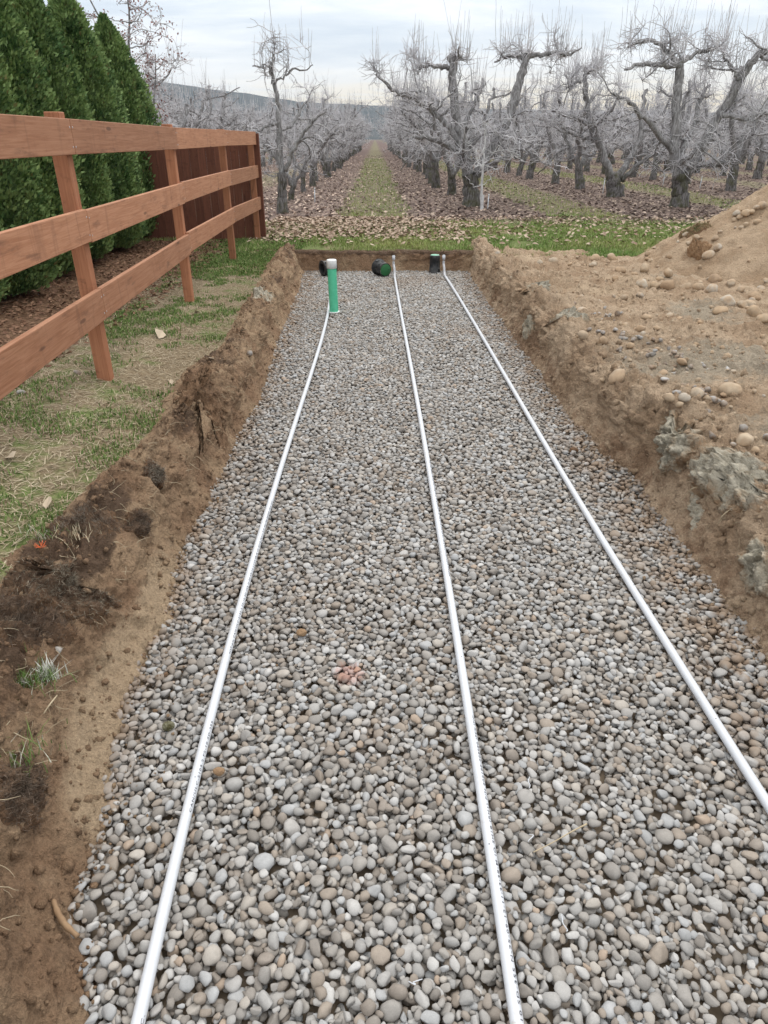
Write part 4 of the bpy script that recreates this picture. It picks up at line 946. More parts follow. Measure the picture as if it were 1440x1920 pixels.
protos = [generic_tree(400+k) for k in range(8)]
made = [b_R1, b_R3, b_R3b, b_L1]
ROWS = {0: (-2.38, 'left of the grass alley'), 1: (2.42, 'right of the grass alley'), 2: (7.25, 'second right of the grass alley'), 3: (12.1, 'third right of the grass alley'), 4: (16.9, 'fourth right of the grass alley'), 5: (21.8, 'fifth right of the grass alley'),
        6: (-7.25, 'second left of the grass alley'), 7: (-12.1, 'third left of the grass alley'), 8: (-16.9, 'fourth left of the grass alley'), 9: (26.6, 'sixth right of the grass alley'), 10: (-21.8, 'fifth left of the grass alley'), 11: (31.4, 'seventh right of the grass alley'), 12: (-26.6, 'sixth left of the grass alley')}
tr = np.random.default_rng(77); nt = 0
ORD = ['first', 'second', 'third', 'fourth', 'fifth', 'sixth', 'seventh', 'eighth']
for k, (xr_, ph) in ROWS.items():
    y = 17.9+tr.uniform(0, 0.8) if k not in (0, 1, 2) else {0: 22.2, 1: 24.2, 2: 27.2}[k]
    ymax = 128 if k < 2 else (100 if abs(xr_) < 9 else 78)
    oi_ = {0: 1, 1: 1, 2: 2}.get(k, 0)
    while y < ymax:
        if abs(xr_)/y < 0.56 and min(np.hypot(xr_-b[0], y-b[1]) for b in made) > 2.0:
            yy = y+tr.normal(0, 0.25); xx = xr_+tr.normal(0, 0.16); m = protos[int(tr.integers(8))]
            sc = float(tr.uniform(0.90, 1.08))*(0.62 if k == 0 and y < 27 else 0.9 if k == 0 and y < 40 else 1.0)
            tree_obj('pear_tree', *m, (xx, yy, float(grade(xx, yy))), tr.uniform(0, 6.28), (ORD[oi_]+' bare pear tree in the orchard row '+ph) if oi_ < 8 else ('bare pear tree farther than the eighth in the row '+ph), 'pear trees in the row '+ph, sc); nt += 1; oi_ += 1
        y += 3.7*(1 if y < 60 else 1.25)
print('TREES', nt)

# thin tree with reddish leaves behind the hedge
r = np.random.default_rng(9); b = PY(262, 330, 19.0); tk, br, tw = Tubes(), Tubes(), Tubes()
tk.add([(0, 0, -0.1), (0.02, 0, 0.6), (0, 0.03, 1.5)], [0.10, 0.085, 0.07], 8); lv = []
limbs = []
for k in range(7):
    a = k*0.9+0.3; q = jit_path((0, 0, 1.2+0.1*k), (math.cos(a)*0.55, math.sin(a)*0.55, 1), 2.3+0.18*k, 14, 0.10, 0.03, r); rq = np.linspace(0.045, 0.010, 15); br.add(q, rq, 5); limbs.append((q, rq))
dress(limbs, r, tw, br, 70, 500, 0, 4.5, 1.2)
bp = np.concatenate(tw.v); n = 2600; c = bp[r.integers(0, len(bp), n)]+r.normal(0, 0.05, (n, 3)); u = r.normal(0, 1, (n, 3)); u /= np.linalg.norm(u, axis=1, keepdims=True); v2 = np.cross(u, r.normal(0, 1, (n, 3))); v2 /= np.linalg.norm(v2, axis=1, keepdims=True); s = r.uniform(0.018, 0.036, (n, 1))
V = np.stack([c-u*s, c+v2*s*0.6, c+u*s, c-v2*s*0.6], 1).reshape(-1, 3); me = mesh_np('leaves', V, np.arange(n*4).reshape(-1, 4), False); col_attr(me, 'tint', np.repeat(r.random(n), 4)[:, None]*np.ones(3))
rt_ = tree_obj('leafy_tree', tk, br, tw, (b[0], b[1], 0.28), 0, 'small tree with sparse reddish brown leaves behind the evergreen hedge', None); link('leaves', me, M_REDLEAF, [o for o in rt_.children if o.name.startswith('crown')][0])

# ------------------------------------------------------------------ arborvitae hedge
def arbor(seed, h, rad, n=46000):
    r = np.random.default_rng(seed)
    def radius(t, a):
        base = np.interp(t, [0, 0.04, 0.15, 0.4, 0.7, 0.9, 1.0], [0.62, 0.86, 1.0, 0.97, 0.72, 0.34, 0.03])*rad
        return base*(1+0.20*fbm(np.stack([np.cos(a)*1.6, np.sin(a)*1.6, t*3.0], -1), 1.5, 3, seed=seed)+0.10*np.sin(a*5+seed+2*fbm(np.stack([t*2, a*0, a*0], -1), 1.0, 2, seed=seed)))
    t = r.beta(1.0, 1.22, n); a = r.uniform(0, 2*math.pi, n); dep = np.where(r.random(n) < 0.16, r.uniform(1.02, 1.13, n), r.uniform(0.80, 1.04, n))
    rr = radius(t, a)*dep; c = np.stack([np.cos(a)*rr, np.sin(a)*rr, 0.06+t*h], -1)
    c += r.normal(0, 0.012, c.shape)
    out = np.stack([np.cos(a), np.sin(a), 0.9+0*a], -1)+r.normal(0, 0.35, (n, 3)); out /= np.linalg.norm(out, axis=1, keepdims=True)
    side = np.cross(out, r.normal(0, 1, (n, 3))); side /= np.linalg.norm(side, axis=1, keepdims=True)
    L = r.uniform(0.030, 0.070, (n, 1)); W = L*r.uniform(0.20, 0.36, (n, 1)); dr = np.cross(out, side)
    V = np.stack([c-out*L*0.35, c+side*W+out*L*0.15, c+out*L*0.75+dr*L*0.15, c-side*W+out*L*0.15], 1).reshape(-1, 3)
    me = mesh_np('foliage', V, np.arange(n*4).reshape(-1, 4), False)
    cl = np.clip(0.5+1.2*fbm(c, 6.0, 3, seed=seed+4)+r.normal(0, 0.2, n)+0.5*(dep-0.95)/0.1*0.5, 0, 1); brn = np.where(r.random(n) < 0.02, 0.6, 0)  # outer tips lighter; deeper sprays coloured darker for shade in the gaps
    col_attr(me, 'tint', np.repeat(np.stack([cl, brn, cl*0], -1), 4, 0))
    # solid dark hull added inside the crown to block light
    tt, aa = np.meshgrid(np.linspace(0, 1, 44), np.linspace(0, 2*math.pi, 41)); rr = radius(tt, aa)*0.84
    hv = np.stack([np.cos(aa)*rr, np.sin(aa)*rr, 0.07+tt*h*0.985], -1); hv += 0.035*fbm(hv, 9, 3, seed=seed+6)[..., None]
    core = mesh_np('inner_hull', hv.reshape(-1, 3), grid_faces(*aa.shape)); col_attr(core, 'tint', np.stack([0.10+0*hv[..., 0], 0.12+0*hv[..., 0], 0*hv[..., 0]], -1).reshape(-1, 3))
    tk = Tubes(); tk.add([(0, 0, -0.1), (0.01, 0, 0.4), (0, 0, h*0.8)], [0.07, 0.06, 0.02], 8)
    return tk.mesh('trunk'), me, core
arb = [arbor(21, 3.15, 0.56), arbor(22, 3.35, 0.60), arbor(23, 3.2, 0.58)]
hb = [(252, 447, 0, 'at the end of the hedge touching the board fence'), (192, 470, 1, 'second in the hedge from the board fence'), (128, 492, 2, 'third in the hedge from the board fence'), (66, 520, 0, 'fourth in the hedge from the board fence'), (-20, 560, 1, 'fifth in the hedge from the board fence'), (-130, 610, 2, 'sixth in the hedge from the board fence')]
for px, py, k, ph in hb:
    p = PZ(px, py, 0.32); root = empty('arborvitae', (p[0]-0.05, p[1]+0.35, 0.29), random.uniform(0, 6.28)); s = random.uniform(0.98, 1.05); root.scale = (s, s, s)
    tk, fo, co = arb[k]; link('trunk', tk, M_BARK, root); c = link('crown', fo, M_CEDAR, root); link('inner_hull', co, M_CEDAR, c)
    tag(root, 'dense green arborvitae '+ph, 'hedge tree', 'arborvitae hedge behind the fence')

# ------------------------------------------------------------------ grass, straw and leaf litter
def blades(name, pts, hgt, wid, cols, m, lean=0.5, seed=1, flat=False):
    r = np.random.default_rng(seed); n = len(pts); a = r.uniform(0, 2*math.pi, n); d = np.stack([np.cos(a), np.sin(a), 0*a], -1); s = np.stack([-np.sin(a), np.cos(a), 0*a], -1)
    ln = np.abs(r.normal(0, lean, n))[:, None]; hgt = hgt[:, None]; wid = wid[:, None]
    if flat: tip = pts+d*hgt+np.array([0, 0, 1])*hgt*r.uniform(-0.02, 0.22, (n, 1)); mid = pts+d*hgt*0.5+np.array([0, 0, 1])*hgt*r.uniform(0.0, 0.15, (n, 1))
    else: tip = pts+d*hgt*ln+np.array([0, 0, 1.0])*hgt; mid = pts+d*hgt*ln*0.3+np.array([0, 0, 1.0])*hgt*0.55
    V = np.stack([pts-s*wid, pts+s*wid, mid+s*wid*0.8, mid-s*wid*0.8, tip], 1).reshape(-1, 3); b = np.arange(n)[:, None]*5
    me = mesh_np(name, V, [b+np.array([[0, 1, 2, 3]]), b+np.array([[3, 2, 4]])], False); col_attr(me, 'tint', np.repeat(cols, 5, 0)); return me
def scatter(n, x0, x1, y0, y1, r, ypow=1.0):
    x = r.uniform(x0, x1, n); y = y0+(y1-y0)*r.random(n)**ypow; return np.stack([x, y, grade(x, y)], -1)
r = np.random.default_rng(31)
def outside(p, pad=0.0):
    lt = np.interp(p[:, 1], *LT); rt = np.interp(p[:, 1], *RT)
    return ~((p[:, 1] < YEND+0.13) & (p[:, 0] > np.interp(p[:, 1], *OB)+0.05*fbm(p*[1, 1, 0], 5, 2, seed=139)+pad) & (p[:, 0] < 9))
# left lawn
p = scatter(120000, -3.0, -1.2, 1.3, 13.5, r, 1.0); nz = 0.5*fbm(p*[1, 1, 0], 0.9, 3, seed=140)+0.6*fbm(p*[1, 1, 0], 4.5, 3, seed=141)+sstep(6, 12, p[:, 1])*0.35
keep = outside(p) & (nz > 0.13+0.1*r.normal(0, 1, len(p))) & ((p[:, 0] > -2.6)|(r.random(len(p)) < 0.15)); p = p[keep]
tc = r.random(len(p))[:, None]; cg = (1-tc)*np.array([0.075, 0.140, 0.032])+tc*np.array([0.185, 0.26, 0.080]); dry = r.random(len(p)) < 0.10; cg[dry] = [0.33, 0.27, 0.16]
gm = blades('lawn_grass', p, r.uniform(0.014, 0.036, len(p)), r.uniform(0.0016, 0.003, len(p))*(1+p[:, 1]/8), cg, M_GRASS, 0.6, 1)
# far strip and alley
p2 = scatter(250000, -4.5, 12.5, YEND-0.6, 17.8, r, 1.15); p2 = p2[(p2[:, 1] > YEND+0.12) | (p2[:, 0] > 1.75)]; nz = fbm(p2*[1, 1, 0], 1.1, 3, seed=150)*0.9+0.5*fbm(p2*[1, 1, 0], 4.0, 2, seed=151)
litter = sstep(15.0, 17.0, p2[:, 1]+nz*1.2)+0.55*sstep(13.0, 14.3, p2[:, 1])*sstep(2.2, 0.4, p2[:, 0])
keep = (r.random(len(p2)) > litter) & (nz > -0.18+0.15*r.normal(0, 1, len(p2))) & ~((p2[:, 0] < -2.2) & (p2[:, 1] < 13.0)); p2 = p2[keep]
al = scatter(150000, -2.0, 13, 17.0, 70, r, 2.2); uu = np.abs((al[:, 0]/4.85+0.5) % 1-0.5); al = al[(uu < 0.17+0.05*fbm(al*[1, 1, 0], 0.6, 2, seed=155)) & (r.random(len(al)) < 0.38)]
p2 = np.concatenate([p2, al]); tc = r.random(len(p2))[:, None]; yl = np.clip(0.5+fbm(p2*[1, 1, 0], 0.7, 3, seed=158), 0, 1)[:, None]
cg2 = (1-tc)*np.array([0.095, 0.175, 0.042])+tc*np.array([0.22, 0.325, 0.095]); cg2 = cg2*(1-0.65*yl)+0.65*yl*np.array([0.34, 0.34, 0.125]); dry = r.random(len(p2)) < 0.14; cg2[dry] = [0.36, 0.31, 0.18]
gm2 = blades('strip_grass', p2, r.uniform(0.025, 0.075, len(p2)), r.uniform(0.003, 0.006, len(p2))*(1+sstep(16, 40, p2[:, 1])*1.5), cg2, M_GRASS, 0.6, 2)
tag(link('lawn_grass', gm, M_GRASS), 'short patchy green grass on the lawn below the rail fence', 'grass', kind='stuff')
tag(link('strip_grass', gm2, M_GRASS), 'green grass strip between the trench end and the orchard', 'grass', kind='stuff')
# straw thatch on the left lawn
p = scatter(26000, -2.9, -1.2, 1.2, 9.5, r, 1.2); p = p[outside(p, 0.10)]; tc = r.random(len(p))[:, None]
p[:, 2] += 0.004
cs = (1-tc)*np.array([0.22, 0.165, 0.105])+tc*np.array([0.50, 0.43, 0.31])
tag(link('straw_thatch', blades('straw_thatch', p, r.uniform(0.03, 0.10, len(p)), r.uniform(0.0012, 0.0026, len(p)), cs, M_GRASS, 0.5, 3, True), M_GRASS), 'dry straw blades matted over the lawn by the trench', 'straw', kind='stuff')
# fallen leaves
def leaves(name, pts, size, cols, seed):
    r = np.random.default_rng(seed); n = len(pts); a = r.uniform(0, 6.283, n); u = np.stack([np.cos(a), np.sin(a), r.normal(0, 0.28, n)], -1); v = np.stack([-np.sin(a), np.cos(a), r.normal(0, 0.32, n)], -1); s = size[:, None]
    up_ = np.array([0, 0, 1.0])*s*r.uniform(0.05, 0.45, (n, 1)); c = pts+np.array([0, 0, 0.012])
    V = np.stack([c-u*s, c-u*s*0.2+v*s*0.5+up_, c+u*s*0.55+v*s*0.35+up_*0.8, c+u*s*1.05+up_*0.3, c+u*s*0.5-v*s*0.38+up_, c-u*s*0.2-v*s*0.5+up_*0.7], 1).reshape(-1, 3); b = np.arange(n)[:, None]*6
    me = mesh_np(name, V, [b+np.array([[0, 1, 2, 3]]), b+np.array([[0, 3, 4, 5]])], False); col_attr(me, 'tint', np.repeat(cols, 6, 0)); return me
p = scatter(80000, -16, 24, 15.2, 85, r, 2.3); p = p[np.abs(p[:, 0]) < 0.60*p[:, 1]+1]
uu = np.abs((p[:, 0]/4.85+0.5) % 1-0.5); nz = fbm(p*[1, 1, 0], 0.8, 3, seed=160)
p = p[((uu > 0.16+0.1*nz[:]) | (r.random(len(p)) < 0.35)) & (p[:, 1]+1.5*nz*1.0 > 16.0)]
tc = r.random(len(p)); warm_ = sstep(3.0, -1.5, p[:, 0]+1.2*fbm(p*[1, 1, 0], 0.4, 2, seed=161)); cl_ = np.where(tc[:, None] < 0.5, np.array([0.128, 0.095, 0.085]), np.where(tc[:, None] < 0.82, np.array([0.215, 0.162, 0.14]), np.array([0.42, 0.335, 0.275])))
cl_ = cl_*(1+0.55*warm_[:, None])*r.uniform(0.75, 1.25, (len(p), 1))
tag(link('leaf_litter', leaves('leaf_litter', p, r.uniform(0.035, 0.065, len(p)), cl_, 5), M_LEAF), 'purplish brown fallen leaves carpeting the orchard floor', 'leaves', kind='stuff')
p = scatter(19000, -2.2, 12, YEND+0.5, 16.8, r, 0.8); dens = sstep(12.4, 13.8, p[:, 1]+0.7*fbm(p*[1, 1, 0], 1.0, 2, seed=163))*(0.08+0.9*sstep(2.3, -0.2, p[:, 0]+0.9*fbm(p*[1, 1, 0], 0.9, 2, seed=164)))+0.07
p = p[r.random(len(p)) < dens]; p[:, 2] += 0.035; tc = r.random(len(p))[:, None]
cl_ = (1-tc)*np.array([0.22, 0.145, 0.105])+tc*np.array([0.50, 0.40, 0.32])
tag(link('pale_leaves', leaves('pale_leaves', p, r.uniform(0.028, 0.058, len(p)), cl_, 6), M_LEAF), 'pale tan fallen leaves scattered over the grass strip', 'leaves', kind='stuff')
p = scatter(5200, -4.2, -2.35, 4, 13, r); tc = r.random(len(p))[:, None]; cl_ = (1-tc)*np.array([0.11, 0.055, 0.035])+tc*np.array([0.26, 0.155, 0.10])
tag(link('hedge_litter', leaves('hedge_litter', p, r.uniform(0.015, 0.035, len(p)), cl_, 7), M_LEAF), 'reddish brown litter on the ground below the hedge', 'leaves', kind='stuff')
# single dry leaves on the lawn
LL = [((302, 632), 0.085, 'large curled grey brown dry leaf on grass between rail fence and trench'), ((393, 676), 0.06, 'flat pale dry leaf lying close to the left trench edge'), ((457, 625), 0.05, 'tan dry leaf on the lawn beside the crumbling bank'), ((322, 721), 0.03, 'narrow pale leaf at the edge of the loose bank soil'), ((22, 864), 0.06, 'broad tan leaf on bare thatch below the lower rail'), ((91, 950), 0.045, 'long brown leaf beside the dark root clod'), ((147, 672), 0.035, 'small pale leaf at the foot of the fence post'), ((370, 590), 0.05, 'dry leaf on green grass near the second fence post')]
for (px, py), s, lab in LL:
    q, _ = hitpix(px, py); r3 = np.random.default_rng(px)
    me = leaves('dry_leaf', np.zeros((1, 3)), np.array([s]), np.array([[0.44, 0.36, 0.27]]), px); o = tag(link('dry_leaf', me, M_LEAF), lab, 'leaf', 'single dry leaves on the lawn'); o.location = (q[0], q[1], q[2]+0.008)

# ------------------------------------------------------------------ stones of the spoil field and the heap
stone_me = []
for k in range(10):
    v, fq = ICO3; v = v*(1+0.22*fbm(v+k*5.3, 0.9, 2, seed=500+k)[:, None]+0.06*fbm(v+k*2.2, 2.6, 2, seed=520+k)[:, None]); v = v/np.abs(v).max(0)
    r2 = np.random.default_rng(k+60)
    for _ in range(2):
        n = r2.normal(size=3); n /= np.linalg.norm(n); d = v@n; v = v-n[None]*np.maximum(d-0.7, 0)[:, None]*0.7
    me = mesh_np('stone', v, fq); me.materials.append(M_STONE); stone_me.append(me)
def add_stone(p, who, s, r, me=None, sink=0.36):
    o = bpy.data.objects.new('pebble' if me else 'stone', me or stone_me[int(r.integers(10))]); C.objects.link(o)
    fl = r.uniform(0.55, 0.85); o.scale = (s, s*r.uniform(0.7, 0.98), s*fl); o.rotation_euler = (r.normal(0, 0.25), r.normal(0, 0.25), r.uniform(0, 6.28)); o.location = (p[0], p[1], p[2]+s*fl*(1-2*sink))
    o.parent = {'mound': mound, 'right': right_bank, 'left': left_bank}.get(who, right_bank)
Z5 = [(575, 368, 55), (660, 365, 55), (563, 398, 40), (700, 425, 50), (675, 465, 35), (810, 495, 65), (875, 500, 55), (940, 440, 55), (935, 505, 70), (800, 545, 35), (720, 560, 45), (1030, 505, 55), (1090, 512, 60), (1155, 525, 70), (1170, 478, 70), (1255, 485, 50), (1235, 585, 75), (1200, 630, 78), (1310, 600, 50), (1370, 640, 80), (1345, 600, 60), (1420, 665, 70), (830, 660, 55), (725, 700, 40), (615, 775, 50), (515, 750, 55), (800, 715, 50), (685, 965, 95), (612, 970, 30), (945, 1060, 60), (1020, 1060, 60), (1080, 1040, 70), (915, 940, 50), (1215, 1045, 40), (1010, 880, 60), (1320, 1275, 80), (1375, 1320, 42), (1190, 310, 52), (1330, 195, 30), (1175, 262, 35), (295, 385, 40), (1285, 140, 42), (1328, 138, 46), (1275, 172, 32), (1300, 155, 30), (820, 415, 60), (770, 440, 30), (855, 375, 30), (840, 340, 35), (895, 470, 45), (1140, 350, 55), (1435, 475, 40), (1310, 510, 26), (995, 665, 36), (945, 650, 40), (885, 710, 34), (1100, 680, 30), (750, 800, 45), (160, 460, 22), (365, 380, 45), (1385, 180, 40), (1410, 100, 45), (1380, 110, 40), (1355, 130, 35)]
r = np.random.default_rng(88)
for zx, zy, zs in Z5:
    px, py = 900+zx*0.375, 350+zy*0.375; p, who = hitpix(px, py)
    if who in ('gravel', 'ground') or p[1] > 14: continue
    add_stone(p, who, pxsize(zs*0.375/2, p)*1.12, r)
n = 0
while n < 190:
    y = r.uniform(1.6, 11.0); x = r.uniform(1.75, 5.6)
    if x > 0.62*y+0.4: continue
    near_heap = 1.5 < np.hypot(x-mc[0], y-mc[1]) < 3.5
    if not near_heap and r.random() < 0.60: continue
    z, who = surf(x, y)
    if who == 'ground': continue
    add_stone((x, y, z), who, float(np.clip(np.exp(r.normal(math.log(0.024 if near_heap else 0.018), 0.45)), 0.010, 0.085)), r); n += 1
for cxp, cyp, m in [(1125, 590, 22), (1182, 630, 26), (1310, 722, 26), (1222, 660, 18), (1280, 685, 14), (1380, 790, 8)]:      # spilled drain rock
    p0_, _ = hitpix(cxp, cyp)
    for _ in range(m):
        x, y = p0_[0]+r.normal(0, 0.13), p0_[1]+r.normal(0, 0.15); z, who = surf(x, y)
        if who in ('right', 'mound'): add_stone((x, y, z), who, r.uniform(0.016, 0.03), r, peb_shapes[int(r.integers(16))], 0.15)
for px, py in [(109, 1222), (42, 1277), (147, 702), (468, 667), (40, 738), (15, 520)]:
    p, who = hitpix(px, py); add_stone(p, 'left', pxsize(8, p), r, peb_shapes[px % 16], 0.15)

# loose crumbs of soil along both banks
def crumbs(name, PB, cmask, n, m, parent, seed, s0, s1):
    r = np.random.default_rng(seed); R_, M_, _ = PB.shape; wgt = cmask/cmask.sum()
    rowp = 1.0/(1.0+np.maximum(np.arange(R_)*0, 0)+0*1.0) ; ci = r.choice(M_, n, p=wgt); ri = r.integers(0, R_, n); c = PB[ri, ci]
    v, fq = ICO1; s = np.exp(math.log(s0)+(math.log(s1)-math.log(s0))*r.random(n)**1.8)
    vv = v[None]*(1+0.30*r.normal(0, 1, (n, len(v), 1)).clip(-1.5, 1.5)*0.8)*s[:, None, None]*r.uniform(0.6, 1.2, (n, 1, 3)); V = (vv+c[:, None]+np.array([0, 0, 0.05])*s[:, None, None]).reshape(-1, 3)
    F = (fq[None]+np.arange(n)[:, None, None]*len(v)).reshape(-1, 3); o = link(name, mesh_np(name, V, F, True), m, parent); o['kind'] = 'stuff'
ttL = tt_left; ttR = np.linspace(0, 9, PR.shape[1])
crumbs('soil_crumbs', PL, np.interp(ttL, [0, 0.8, 1.1, 2.5, 3.5, 5, 6, 6.4, 7], [0, 0.6, 0.9, 0.12, 0.8, 1, 0.7, 0, 0]), 5200, M_LEFT, left_bank, 1, 0.003, 0.020)
ttR = tt_right
crumbs('soil_crumbs', PR[:, :130], np.interp(ttR[:130], [0, 0.8, 1.1, 2, 3, 4.5, 7], [0, 0.6, 0.9, 0.1, 0.7, 1, 0.7]), 5200, M_RIGHT, right_bank, 2, 0.004, 0.030)
crumbs('gravel_bits', PR, np.interp(ttR, [0, 3.2, 4.5, 5, 8, 8.2, 9], [0, 0, 0.4, 1, 1, 0, 0]), 6500, M_STONE, right_bank, 5, 0.005, 0.026)
r = np.random.default_rng(19)
for TT, sgn_, m, par in ((LT, 1, M_LEFT, left_bank), (RT, -1, M_RIGHT, right_bank)):
    n = 1500; y = 0.6+(YEND-0.8)*r.random(n)**1.3; cl_ = sstep(-0.15, 0.35, fbm(np.stack([y, y*0+sgn_, y*0], -1), 1.4, 2, seed=170)); off = r.exponential(0.07, n)*(0.35+cl_); x = np.interp(y, *TT)+sgn_*off
    hh_ = H[np.clip(((y-Y0)/CELL).astype(int)+10, 0, ny-1), np.clip(((x-X0)/CELL).astype(int)+10, 0, nx-1)]
    v, fq = ICO1; sz = np.exp(math.log(0.003)+math.log(4.0)*r.random(n)**2)
    c = np.stack([x, y, hh_+0.35*sz], -1)[:, None]
    V = (v[None]*(1+0.24*r.normal(0, 1, (n, len(v), 1)).clip(-1.5, 1.5))*sz[:, None, None]*r.uniform(0.6, 1.2, (n, 1, 3))+c).reshape(-1, 3)
    o = link('spilled_soil', mesh_np('spilled_soil', V, (fq[None]+np.arange(n)[:, None, None]*len(v)).reshape(-1, 3), True), m, par); o['kind'] = 'stuff'
# roots and straw hanging in the banks
tb = Tubes(); r = np.random.default_rng(15)
for PB, wts, n in ((PL, (2.6, 5.6, 7.0), 760), (PR, (2.4, 5.2, 9.0), 620)):
    for _ in range(n):
        ci = int(np.searchsorted(tt_left if PB is PL else tt_right, r.uniform(wts[0], wts[1]))); ri = int(PB.shape[0]*r.random()**1.0*0.97); c = PB[ri, ci]; s = 1 if PB is PL else -1
        q = jit_path(c-np.array([0, 0, 0.004]), (s*r.uniform(0.1, 1), r.normal(0, 0.7), r.uniform(-0.2, 0.5)), r.uniform(0.02, 0.10), 6, 0.24, -0.12, r); tb.add(q, np.linspace(r.uniform(0.0010, 0.0020), 0.0006, 7), 3, False)
rootm = tb.mesh('root_strands'); tag(link('root_strands', rootm, M_STRAW), 'fine dry roots and straw hanging from the trench banks', 'roots', kind='stuff')

# sods: lumps of turf lying on the banks
def sod(name, px, py, sx_, sy_, sz_, m, label, group, seed, fuzz=240, fcol=(0.58, 0.55, 0.46), hang=0.0):
    """a ragged mat of turf draped over whatever bank it lies on"""
    r = np.random.default_rng(seed); p, who, n = hitpix(px, py, True); n = (n+Vector((0, 0, 0.35))).normalized()
    ux = Vector((1, 0, 0)); ux = (ux-n*ux.dot(n)).normalized(); uy = n.cross(ux)
    nr, na = 30, 96; rr, aa = np.meshgrid(np.linspace(0, 1, nr)**0.8, np.arange(na)*2*math.pi/na, indexing='ij')
    out = 1+0.55*fbm(np.stack([np.cos(aa)*1.1, np.sin(aa)*1.1, aa*0+seed], -1), 1.2, 4, 0.6, seed)
    U, W = rr*np.cos(aa)*out*sx_, rr*np.sin(aa)*out*sy_; base = np.zeros((nr, na, 3)); o = Vector(p.tolist())
    base_lim = -0.02-0.16*np.linspace(0, 1, nr)
    for i in range(nr):
        for j in range(na):
            q = o+ux*U[i, j]+uy*W[i, j]; best = None
            for nm, b in BV:
                h = b.ray_cast(q+n*0.45, -n, 0.9)
                if h[0] is not None and (best is None or h[3] < best[1]): best = (h[0], h[3])
            dv = 0.45-best[1] if best else -9
            last = base[max(i-1, 0), j]
            ok = best is not None and (i == 0 or np.linalg.norm(np.array(best[0])-last) < 0.022+2.2*max(sx_, sy_)/nr)
            base[i, j] = np.array(best[0]) if ok else (np.array(o) if i == 0 else last-np.array(n)*0.004)
    nv = np.array(n)
    hgt = sz_*np.sqrt(np.clip(1-rr**3, 0, 1))*(0.70+0.7*fbm(base, 9, 3, 0.6, seed+1)+0.9*(0.5-worley(base, 16, seed+2))+0.6*(0.5-worley(base, 38, seed+3)))-0.035*rr**6+hang*(1-rr**2)
    V = base+nv*hgt[..., None]; side = V-np.array(o); V = V+0.25*sz_*(fbm(base, 30, 2, 0.6, seed+5)[..., None])*np.array(ux)
    i0 = np.arange(nr-1)[:, None]*na+np.arange(na)[None]; j0 = np.arange(nr-1)[:, None]*na+(np.arange(na)[None]+1) % na
    F = np.stack([i0, i0+na, j0+na, j0], -1).reshape(-1, 4); V = V.reshape(-1, 3)-np.array(o)
    me0 = mesh_np(name, V, F); col_attr(me0, 'mask', np.repeat((rr*0.9).reshape(-1, 1), 3, 1)); ob = tag(link(name, me0, m), label, 'sod', group); ob.location = o
    idx = r.integers(0, (nr-3)*na, fuzz if m is M_SOD else fuzz*3); c = V[idx]; nn = nv+r.normal(0, 0.75, c.shape); nn /= np.linalg.norm(nn, axis=1, keepdims=True); t2 = np.cross(nn, r.normal(0, 1, c.shape)); t2 /= np.linalg.norm(t2, axis=1, keepdims=True)
    L = r.uniform(0.006, 0.018 if m is M_SOD else 0.034, (len(c), 1)); VV = np.stack([c-t2*0.0012-nv*0.002, c+t2*0.0012-nv*0.002, c+nn*L], 1).reshape(-1, 3); me = mesh_np('dry_blades', VV, np.arange(len(c)*3).reshape(-1, 3), False); tn = r.uniform(0.45, 1.15, (len(c), 1))*np.array(fcol); col_attr(me, 'tint', np.repeat(tn, 3, 0)); k = link('dry_blades', me, M_GRASS, ob); k['kind'] = 'stuff'
    return ob
GS = 'lumps of sod on the trench banks'
sod('grey_sod', 985, 545, 0.22, 0.38, 0.085, M_SOD, 'long grey dried sod draped over the right bank near the trench end', GS, 601, 700)
sod('grey_sod', 1075, 590, 0.28, 0.34, 0.05, M_SOD, 'flat grey sod lying back from the right lip beside spilled drain rock', GS, 602, 600)
sod('grey_sod', 993, 620, 0.10, 0.20, 0.08, M_SOD, 'small grey sod clinging to the right trench wall', GS, 603, 400)
sod('grey_sod', 1262, 830, 0.16, 0.23, 0.09, M_SOD, 'rounded grey sod bulging from the right bank', GS, 604, 1200)
sod('grey_sod', 1395, 900, 0.20, 0.36, 0.09, M_SOD, 'largest grey sod slumping down the right bank', GS, 605, 1600)
sod('grey_sod', 1425, 1075, 0.09, 0.16, 0.07, M_SOD, 'grey sod low on the right wall just above the gravel', GS, 606, 600)
sod('grey_sod', 1310, 960, 0.06, 0.14, 0.025, M_SOD, 'little grey sod stuck on the bare right wall', GS, 607, 300)
DK = (0.17, 0.13, 0.10)
sod('root_clod', 285, 890, 0.065, 0.085, 0.055, M_TOPSOIL, 'upright dark clod of matted grass roots on the left bank', GS, 611, 500, (0.30, 0.26, 0.21), 0.035)
sod('root_clod', 258, 985, 0.075, 0.10, 0.045, M_TOPSOIL, 'dark shaggy root clod on the left lip below the upright one', GS, 612, 450, DK, 0.02)
sod('root_clod', 165, 985, 0.14, 0.15, 0.035, M_TOPSOIL, 'flat dark root clod with pale bits lying on the lawn edge', GS, 613, 500, (0.24, 0.20, 0.16))
sod('root_clod', 130, 1090, 0.26, 0.17, 0.045, M_TOPSOIL, 'broad dark mat of torn roots and straw on the left bank', GS, 614, 1000, (0.30, 0.26, 0.20))
sod('root_clod', 40, 1165, 0.18, 0.13, 0.035, M_TOPSOIL, 'dark crumbly topsoil lump below the broad root mat', GS, 615, 700, DK)
sod('root_clod', 370, 740, 0.22, 0.55, 0.045, M_CLOD, 'long brown heap of loose soil crowning the left lip', GS, 616, 300, (0.24, 0.18, 0.12))
sod('root_clod', 490, 545, 0.14, 0.40, 0.05, M_SOD, 'grey brown sod on the left lip near the trench end', GS, 617, 300, (0.30, 0.26, 0.2))
